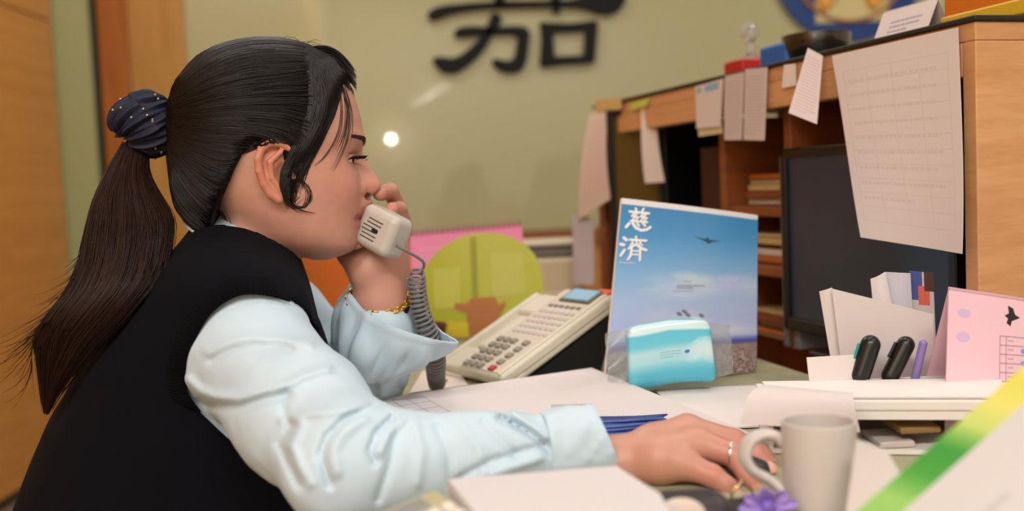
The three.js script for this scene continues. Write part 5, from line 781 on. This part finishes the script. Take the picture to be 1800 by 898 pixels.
// ------------------------------------------------------------------ far part of the desk and the room behind
{
  { // tree-shaped desk calendar
    const d = 1.72, o = at(853, 560, d), base = at(845, 585, d), k = d / 1800, pt = (x, y) => [(x - 850) * k, (575 - y) * k];
    const t = thing('tree_calendar', 'lime green tree-shaped standing card with a brown trunk behind the telephone', 'calendar', V(base.x, DESK, base.z)), M = new THREE.Matrix4().makeBasis(V(1, 0, 0), V(0, 1, -0.16).normalize(), V(0, 0.16, 1).normalize()).setPosition(V(at(850, 575, d).x, DESK + 0.001, at(850, 575, d).z));
    const crown = smooth([[762, 566], [748, 500], [746, 462], [762, 432], [790, 408], [822, 394], [850, 390], [890, 394], [920, 408], [945, 432], [957, 466], [958, 505], [952, 540], [935, 556], [900, 562], [850, 566], [800, 568]].map(([x, y]) => pt(x, y)), 4);
    const ex = (P, dp) => new THREE.ExtrudeGeometry(new THREE.Shape(P.map((p) => new THREE.Vector2(...p))), { depth: dp, bevelEnabled: false });
    part(t, 'crown', ex(crown, 0.003).applyMatrix4(M), phy('#b3b41d', 0.3, { clearcoat: 0.3 }));
    part(t, 'trunk', ex([[824, 578], [822, 530], [800, 522], [801, 512], [822, 514], [830, 505], [872, 504], [879, 520], [888, 512], [892, 518], [880, 536], [878, 578]].map(([x, y]) => pt(x, y)), 0.0015).translate(0, 0, 0.0035).applyMatrix4(M), std('#b5713a', 0.6), 'brown paper trunk');
    part(t, 'grass_strip', ex([[758, 570], [756, 540], [825, 548], [825, 574]].map(([x, y]) => pt(x, y)), 0.0012).translate(0, 0, 0.0033).applyMatrix4(M), std('#d9c318', 0.5)); part(t, 'grass_strip', ex([[880, 570], [880, 545], [955, 530], [950, 548], [925, 558]].map(([x, y]) => pt(x, y)), 0.0012).translate(0, 0, 0.0033).applyMatrix4(M), std('#d9c318', 0.5));
    part(t, 'text_block', ex([[765, 450], [812, 450], [812, 522], [765, 522]].map(([x, y]) => pt(x, y)), 0.0006).translate(0, 0, 0.0033).applyMatrix4(M), std('#c0bf45', 0.5)); part(t, 'text_block', ex([[868, 425], [925, 430], [928, 500], [868, 506]].map(([x, y]) => pt(x, y)), 0.0006).translate(0, 0, 0.0033).applyMatrix4(M), std('#bfbf52', 0.5));
    for (let j = 0; j < 14; j++) { const q = pt(838, 400 + j * 7.6); part(t, 'binding_ring', new THREE.TorusGeometry(0.0045, 0.0009, 6, 16).rotateX(Math.PI / 2).translate(q[0], q[1], 0.003).applyMatrix4(M), std('#8a8c1c', 0.5)); }
    part(t, 'prop', sheet([V(-0.05, 0.1, -0.012), V(0.05, 0.1, -0.012), V(0.06, 0, -0.07), V(-0.06, 0, -0.07)].map((p) => p.applyMatrix4(new THREE.Matrix4().setPosition(V(at(850, 575, d).x, DESK + 0.001, at(850, 575, d).z - 0.015)))), 0.002), std('#a8a822', 0.6)); }
  { // pink spiral calendar behind it
    const d = 1.84, c = [at(720, 411, d), at(917, 393, d), at(930, 560, d - 0.06), at(728, 572, d - 0.06)]; for (const i of [2, 3]) c[i].y = DESK + 0.001;
    const t = thing('spiral_calendar', 'pink spiral-bound desk calendar behind the lime tree-shaped card', 'calendar', V((c[0].x + c[1].x) / 2, DESK, c[0].z));
    part(t, 'page', sheet(c, 0.002), printed('#e98bb0', 256, 256, (g) => scribble(g, 20, 40, 200, 12, 17, '#e2a3c4', 6))); part(t, 'rear_page', sheet([c[1], c[0], c[3].clone().add(V(0, 0, -0.12)), c[2].clone().add(V(0, 0, -0.12))], 0.002), paper('#d87ea2'));
    for (let k = 0; k < 22; k++) { const p = c[0].clone().lerp(c[1], (k + 0.5) / 22); part(t, 'binding_ring', new THREE.TorusGeometry(0.0055, 0.0011, 6, 16).rotateY(Math.PI / 2).translate(p.x, p.y + 0.001, p.z), std('#8a3a56', 0.4)); } }
  { const o = at(735, 590, 1.66), t = thing('small_dish', 'dark brown dish half hidden behind the coiled cord', 'dish', V(o.x, DESK, o.z)); part(t, 'dish', new THREE.LatheGeometry([[0.0001, 0.001], [0.035, 0.001], [0.045, 0.02], [0.048, 0.035], [0.045, 0.035], [0.04, 0.018], [0.0001, 0.006]].map(([a, b]) => new THREE.Vector2(a, b)), 40).translate(o.x, DESK, o.z), std('#5a2e22', 0.5)); }
  { // cream office machine beyond the desk calendars
    const o = at(955, 480, 2.18), t = thing('printer', 'cream office printer at the far end of the desk beyond the lime tree-shaped card', 'printer', V(o.x, DESK, o.z)), m = phy('#c9b897', 0.45);
    const y1 = at(960, 425, 2.1).y, x = o.x + 0.02, z = o.z; part(t, 'body', rbox(0.16, 0.10, 0.16, x - 0.02, DESK + 0.052, z, 0.008), m); part(t, 'lid', rbox(0.14, y1 - DESK - 0.125, 0.14, x - 0.02, (y1 + DESK + 0.125) / 2, z - 0.01, 0.008), phy('#d0c4ac', 0.45)); part(t, 'slot', rbox(0.13, 0.018, 0.15, x - 0.02, DESK + 0.112, z - 0.008, 0.002), std('#6a6358', 0.5)); part(t, 'tray', rbox(0.1, 0.012, 0.08, x, DESK + 0.03, z + 0.1, 0.003), m); part(t, 'knob', new THREE.CylinderGeometry(0.008, 0.008, 0.012, 20).rotateX(Math.PI / 2).translate(x - 0.06, DESK + 0.06, z + 0.084), creamDark); }
  { // folded white and green papers left of the pink calendar
    single('small_box', rbox(0.03, 0.035, 0.04, at(716, 470, 1.9).x, DESK + 0.018, at(716, 470, 1.9).z, 0.003), std('#8fa81e', 0.6), 'small green box left of the pink calendar', 'box');
    single('small_box', rbox(0.03, 0.055, 0.035, at(716, 440, 1.93).x, DESK + 0.0285 , at(716, 440, 1.98).z, 0.003), paper('#d9cbb8'), 'small cream carton left of the pink calendar, behind the green box', 'box'); }
  { // orange chair of the next desk
    const m = phy('#d2691c', 0.6, { bumpMap: clothBump, bumpScale: 0.0003 }), c = at(610, 520, 2.12), t = thing('office_chair', 'orange office chair behind the woman\'s chin', 'chair', V(c.x, 0, c.z)), blk = blackP; t.rotation.y = 1.0;
    const bk = grid(24, 24, (i, j) => { const a = (i - 0.5) * 2, b = (j - 0.5) * 2, n = 5, s = Math.pow(Math.pow(Math.abs(a), n) + Math.pow(Math.abs(b), n), 1 / n) || 1, mm = Math.max(Math.abs(a), Math.abs(b)) / s || 1; const x = a * mm * 0.21, y = -b * mm * 0.22; return V(c.x + x * 0.9 + 0.02, 0.70 + y, c.z + 0.05 * a * a + 0.03 * b); }, 0.045);
    part(t, 'backrest', bk, m); part(t, 'seat', rbox(0.44, 0.07, 0.44, c.x + 0.02, 0.46, c.z - 0.22, 0.03, 4), m); part(t, 'post', new THREE.CylinderGeometry(0.028, 0.028, 0.34, 20).translate(c.x + 0.02, 0.255, c.z - 0.22), blk); part(t, 'back_support', rbox(0.06, 0.3, 0.02, c.x + 0.02, 0.5, c.z - 0.045, 0.006), blk);
    for (let k = 0; k < 5; k++) { const a = k / 5 * 6.283; part(t, 'foot', merge([rbox(0.27, 0.035, 0.045, 0.135, 0.085, 0, 0.01).rotateY(a), new THREE.SphereGeometry(0.032, 16, 12).translate(0.26, 0.0325, 0).rotateY(a)]).translate(c.x + 0.02, 0, c.z - 0.22), blk); } }
}
// ------------------------------------------------------------------ right foreground: trays, papers, pens, pink calendar, tilted booklet
{
  { // white desk tray
    const yT = DESK + 0.05, q = [[1332, 674], [1765, 668], [1790, 702], [1350, 702]].map(([x, y]) => onY(x, y, yT)), t = thing('desk_tray', 'low white desk tray holding papers in front of the pen holder', 'tray', V((q[0].x + q[2].x) / 2, DESK, (q[0].z + q[2].z) / 2)), m = phy('#e9e2dd', 0.5);
    const s = new THREE.Shape(q.map((p) => new THREE.Vector2(p.x, -p.z))), up = (g, y) => g.rotateX(-Math.PI / 2).translate(0, y, 0);
    part(t, 'top', up(new THREE.ExtrudeGeometry(s, { depth: 0.006, bevelEnabled: true, bevelSize: 0.002, bevelThickness: 0.002 }), yT - 0.008), m); part(t, 'bottom', up(new THREE.ExtrudeGeometry(s, { depth: 0.004, bevelEnabled: false }), DESK + 0.001), m);
    const wall = (a, b) => sheet([a.clone().setY(yT - 0.008), b.clone().setY(yT - 0.008), b.clone().setY(DESK + 0.003), a.clone().setY(DESK + 0.003)], 0.004); part(t, 'side', wall(q[0], q[3]), m); part(t, 'side', wall(q[2], q[1]), m); part(t, 'rear', wall(q[1], q[0]), std('#6a5a4c', 0.7));
    part(t, 'lip', sheet([q[3].clone().setY(yT + 0.0), q[2].clone().setY(yT + 0.0), q[2].clone().setY(yT - 0.018), q[3].clone().setY(yT - 0.018)], 0.003), m);
    const top = q.map((p) => p.clone().lerp(q[0].clone().add(q[2]).multiplyScalar(0.5), 0.04).setY(yT + 0.0025));
    single('paper_sheet', sheet(top, 0.002), paper('#efe7e3'), 'white sheets lying on top of the low desk tray', 'paper');
    // sheet that curls over the tray's left end
    single('paper_sheet', sheet([onY(1345, 676, yT + 0.012), onY(1500, 690, yT + 0.012), at(1512, 760, 0.86), at(1302, 744, 0.9)], 0.0006, (a, b) => 0.012 * Math.sin(b * Math.PI)), paper('#d6cdcb'), 'greyish sheet curling over the left end of the desk tray', 'paper');
    // lower white sheet right of the cup
    single('paper_sheet', sheet([at(1506, 772, 0.70), at(1560, 792, 0.71), at(1640, 940, 0.66), at(1480, 950, 0.66)], 0.0008), paper('#cfc4bd'), 'pale sheet standing right of the white cup', 'paper');
    for (const [x, y, w] of [[1560, 762, 60], [1600, 756, 70]]) { const p = at(x, y, 0.93); single('tray_item', rbox(w / 1800 * 0.93, 0.006, 0.05, p.x, DESK + 0.0085 + (w - 60) * 0.0012, p.z, 0.002), std(w > 60 ? '#8a6a3a' : '#c7bcb4', 0.6), w > 60 ? 'brown pad inside the desk tray, topmost' : 'pale pad inside the desk tray, undermost', 'pad'); }
  }
  { // pen holder with upright papers
    const c = at(1560, 700, 1.02), t = thing('pen_holder', 'white pen holder stuffed behind the desk tray', 'pen holder', V(c.x, DESK, c.z)), m = phy('#ddd4d2', 0.45), w = 0.11, l = 0.05, h = at(1560, 655, 1.02).y - DESK;
    part(t, 'box', merge([box(w, h, 0.003, c.x, DESK + h / 2, c.z + l / 2), box(w, h, 0.003, c.x, DESK + h / 2, c.z - l / 2), box(0.003, h, l, c.x - w / 2, DESK + h / 2, c.z), box(0.003, h, l, c.x + w / 2, DESK + h / 2, c.z), box(w, 0.003, l, c.x, DESK + 0.002, c.z)]), m);
    const stand = (q, d, col, label, draw) => single('paper_sheet', sheet(q.map(([x, y]) => at(x, y, d)), 0.0012, (a, b) => 0.004 * Math.sin(a * 3)), draw ? printed(col, 128, 256, draw) : paper(col), label, 'paper');
    stand([[1440, 512], [1462, 505], [1560, 690], [1470, 690]], 1.03, '#d9cfcb', 'white pointed sheet standing leftmost in the pen holder'); stand([[1462, 507], [1640, 552], [1640, 690], [1485, 690]], 1.02, '#d2c8c5', 'wide white sheet standing in front in the pen holder');
    stand([[1530, 490], [1556, 478], [1600, 690], [1550, 690]], 1.04, '#dcd3d6', 'white slip standing behind the wide white sheet'); stand([[1556, 478], [1600, 480], [1612, 690], [1570, 690]], 1.05, '#c2c0cb', 'grey-blue card standing in the pen holder'); stand([[1598, 476], [1640, 480], [1648, 690], [1604, 690]], 1.06, '#b9b0ae', 'leaflet with blue and red print standing rightmost in the pen holder', (g) => { g.fillStyle = '#3c4c86'; g.fillRect(0, 0, 60, 60); g.fillStyle = '#c25a4a'; g.fillRect(40, 30, 60, 40); g.fillStyle = '#4a2a26'; g.fillRect(70, 0, 58, 40); });
    single('paper_sheet', sheet([at(1418, 628, 0.985), at(1520, 622, 0.985), at(1530, 690, 0.98), at(1425, 690, 0.98)], 0.001), paper('#d8cfcb'), 'low white card in front of the pen holder', 'paper');
    const pen = (a, b, d, r, m1, m2, label) => { const A = at(...a, d), B = at(...b, d), dir = B.clone().sub(A), L = dir.length(), t2 = thing('pen', label, 'pen', A.clone()); const M = frame(A, dir, UP); part(t2, 'barrel', new THREE.CapsuleGeometry(r, L, 8, 20).rotateZ(-Math.PI / 2).translate(L / 2, 0, 0).applyMatrix4(M), m1); part(t2, 'clip', rbox(L * 0.5, 0.0022, 0.004, L * 0.7, r + 0.0012, 0, 0.001).applyMatrix4(M), m2); };
    pen([1512, 660], [1530, 606], 0.985, 0.0095, phy('#14181a', 0.3), phy('#1f8f86', 0.3), 'thick black marker with a green clip, left of the two'); pen([1565, 660], [1592, 606], 0.985, 0.0085, phy('#131314', 0.3), phy('#1c1c1e', 0.3), 'thick black marker leaning right beside the green-clipped marker');
    { const p = at(1612, 630, 0.99); single('pen', new THREE.CapsuleGeometry(0.004, 0.05, 8, 16).rotateZ(-0.25).translate(p.x, p.y - 0.01, p.z), phy('#8d79b8', 0.35), 'slim lilac pen right of the two black markers', 'pen'); } }
  { // pink desk calendar by the counter end
    const q = [[1668, 504], [1850, 532], [1842, 700], [1655, 700]].map(([x, y]) => at(x, y, 0.96)); const k = 0.012; const dn = (p, o) => { const r = o.clone().sub(p); return p.clone().addScaledVector(r, (DESK + 0.001 - p.y) / r.y); }; const c = [q[0], q[1], dn(q[1], q[2]), dn(q[0], q[3])]; c[2].z += k; c[3].z += k;
    const t = thing('pink_calendar', 'pale pink card calendar with a black bird emblem at the counter end', 'calendar', V((c[2].x + c[3].x) / 2, DESK, c[2].z));
    const tex = printed('#e9c0cd', 512, 512, (g) => { g.fillStyle = '#cdb4d6'; g.beginPath(); g.ellipse(78, 84, 34, 16, 0, 0, 7); g.fill(); g.beginPath(); g.ellipse(76, 166, 34, 18, 0, 0, 7); g.fill();
      g.fillStyle = '#231c22'; g.beginPath(); g.moveTo(292, 36); g.lineTo(318, 44); g.lineTo(328, 66); g.lineTo(352, 76); g.lineTo(332, 84); g.lineTo(312, 92); g.lineTo(306, 112); g.lineTo(286, 100); g.lineTo(294, 84); g.lineTo(276, 74); g.lineTo(298, 64); g.closePath(); g.fill();
      g.strokeStyle = '#8a6f80'; g.lineWidth = 3; g.strokeRect(256, 150, 230, 300); for (let k = 1; k < 9; k++) { g.beginPath(); g.moveTo(256, 150 + k * 33); g.lineTo(486, 150 + k * 33); g.stroke(); } g.beginPath(); g.moveTo(286, 150); g.lineTo(286, 450); g.stroke(); for (let k = 0; k < 9; k++) scribble(g, 296, 162 + k * 33, 46, 1, 10, '#b08ba0', 6); g.fillStyle = '#8a94de'; for (const y of [200, 246]) { g.beginPath(); g.ellipse(372, y, 16, 10, 0, 0, 7); g.fill(); } });
    part(t, 'page', sheet(c, 0.0015), tex); part(t, 'prop', sheet([c[1], c[0], c[3].clone().add(V(0, 0, -0.07)), c[2].clone().add(V(0, 0, -0.07))], 0.0015), paper('#dcb2c0')); }
  { // tilted booklet close to the camera: green and yellow spine, white pages
    const A = at(1498, 905, 0.60), B = at(1812, 632, 0.66), e = B.clone().sub(A), dn = at(1700, 905, 0.56).sub(A); const n = e.clone().cross(dn).normalize(); if (n.dot(TO) < 0) n.negate();
    const t = thing('booklet', 'white booklet with a yellow and green edge tilted across the lower right corner', 'booklet', V(A.x, A.y, A.z)); const pe = dn.clone().addScaledVector(e, -dn.dot(e) / e.lengthSq()).normalize();
    const P = (a, b, o = 0) => A.clone().addScaledVector(e, a).addScaledVector(pe, b).addScaledVector(n, o);
    const stripT = canvas(512, 64, (c) => { const cols = ['#4a9a3c', '#86bb5a', '#8fc05c', '#3f9630', '#2f8f2c', '#b9cb6a', '#d9d36a', '#d5cc4e', '#e2de86', '#c9c944']; const g = c.createLinearGradient(0, 0, 512, 0); cols.forEach((q, k) => g.addColorStop(k / 9, q)); c.fillStyle = g; c.fillRect(0, 0, 512, 64); });
    const w = 0.024, q = 1.15; part(t, 'spine', sheet([P(-0.15, 0), P(q, 0), P(q, w), P(-0.15, w)], 0.006, null, 16), new THREE.MeshPhysicalMaterial({ map: stripT, roughness: 0.3, clearcoat: 0.5, clearcoatRoughness: 0.15 }), 'yellow and green edge');
    part(t, 'page', sheet([P(-0.15, w), P(q, w), P(q, 0.2), P(-0.15, 0.2)], 0.006, (a, b) => 0.004 * Math.sin(b * 3), 16), printed('#c9c3c0', 512, 512, (c) => { c.fillStyle = '#b9b4b2'; for (const [x, y, w2, h] of [[60, 120, 120, 14], [260, 190, 200, 70], [90, 300, 150, 16], [240, 330, 200, 40]]) c.fillRect(x, y, w2, h); }));
  }
}
renderer.render(scene, camera);
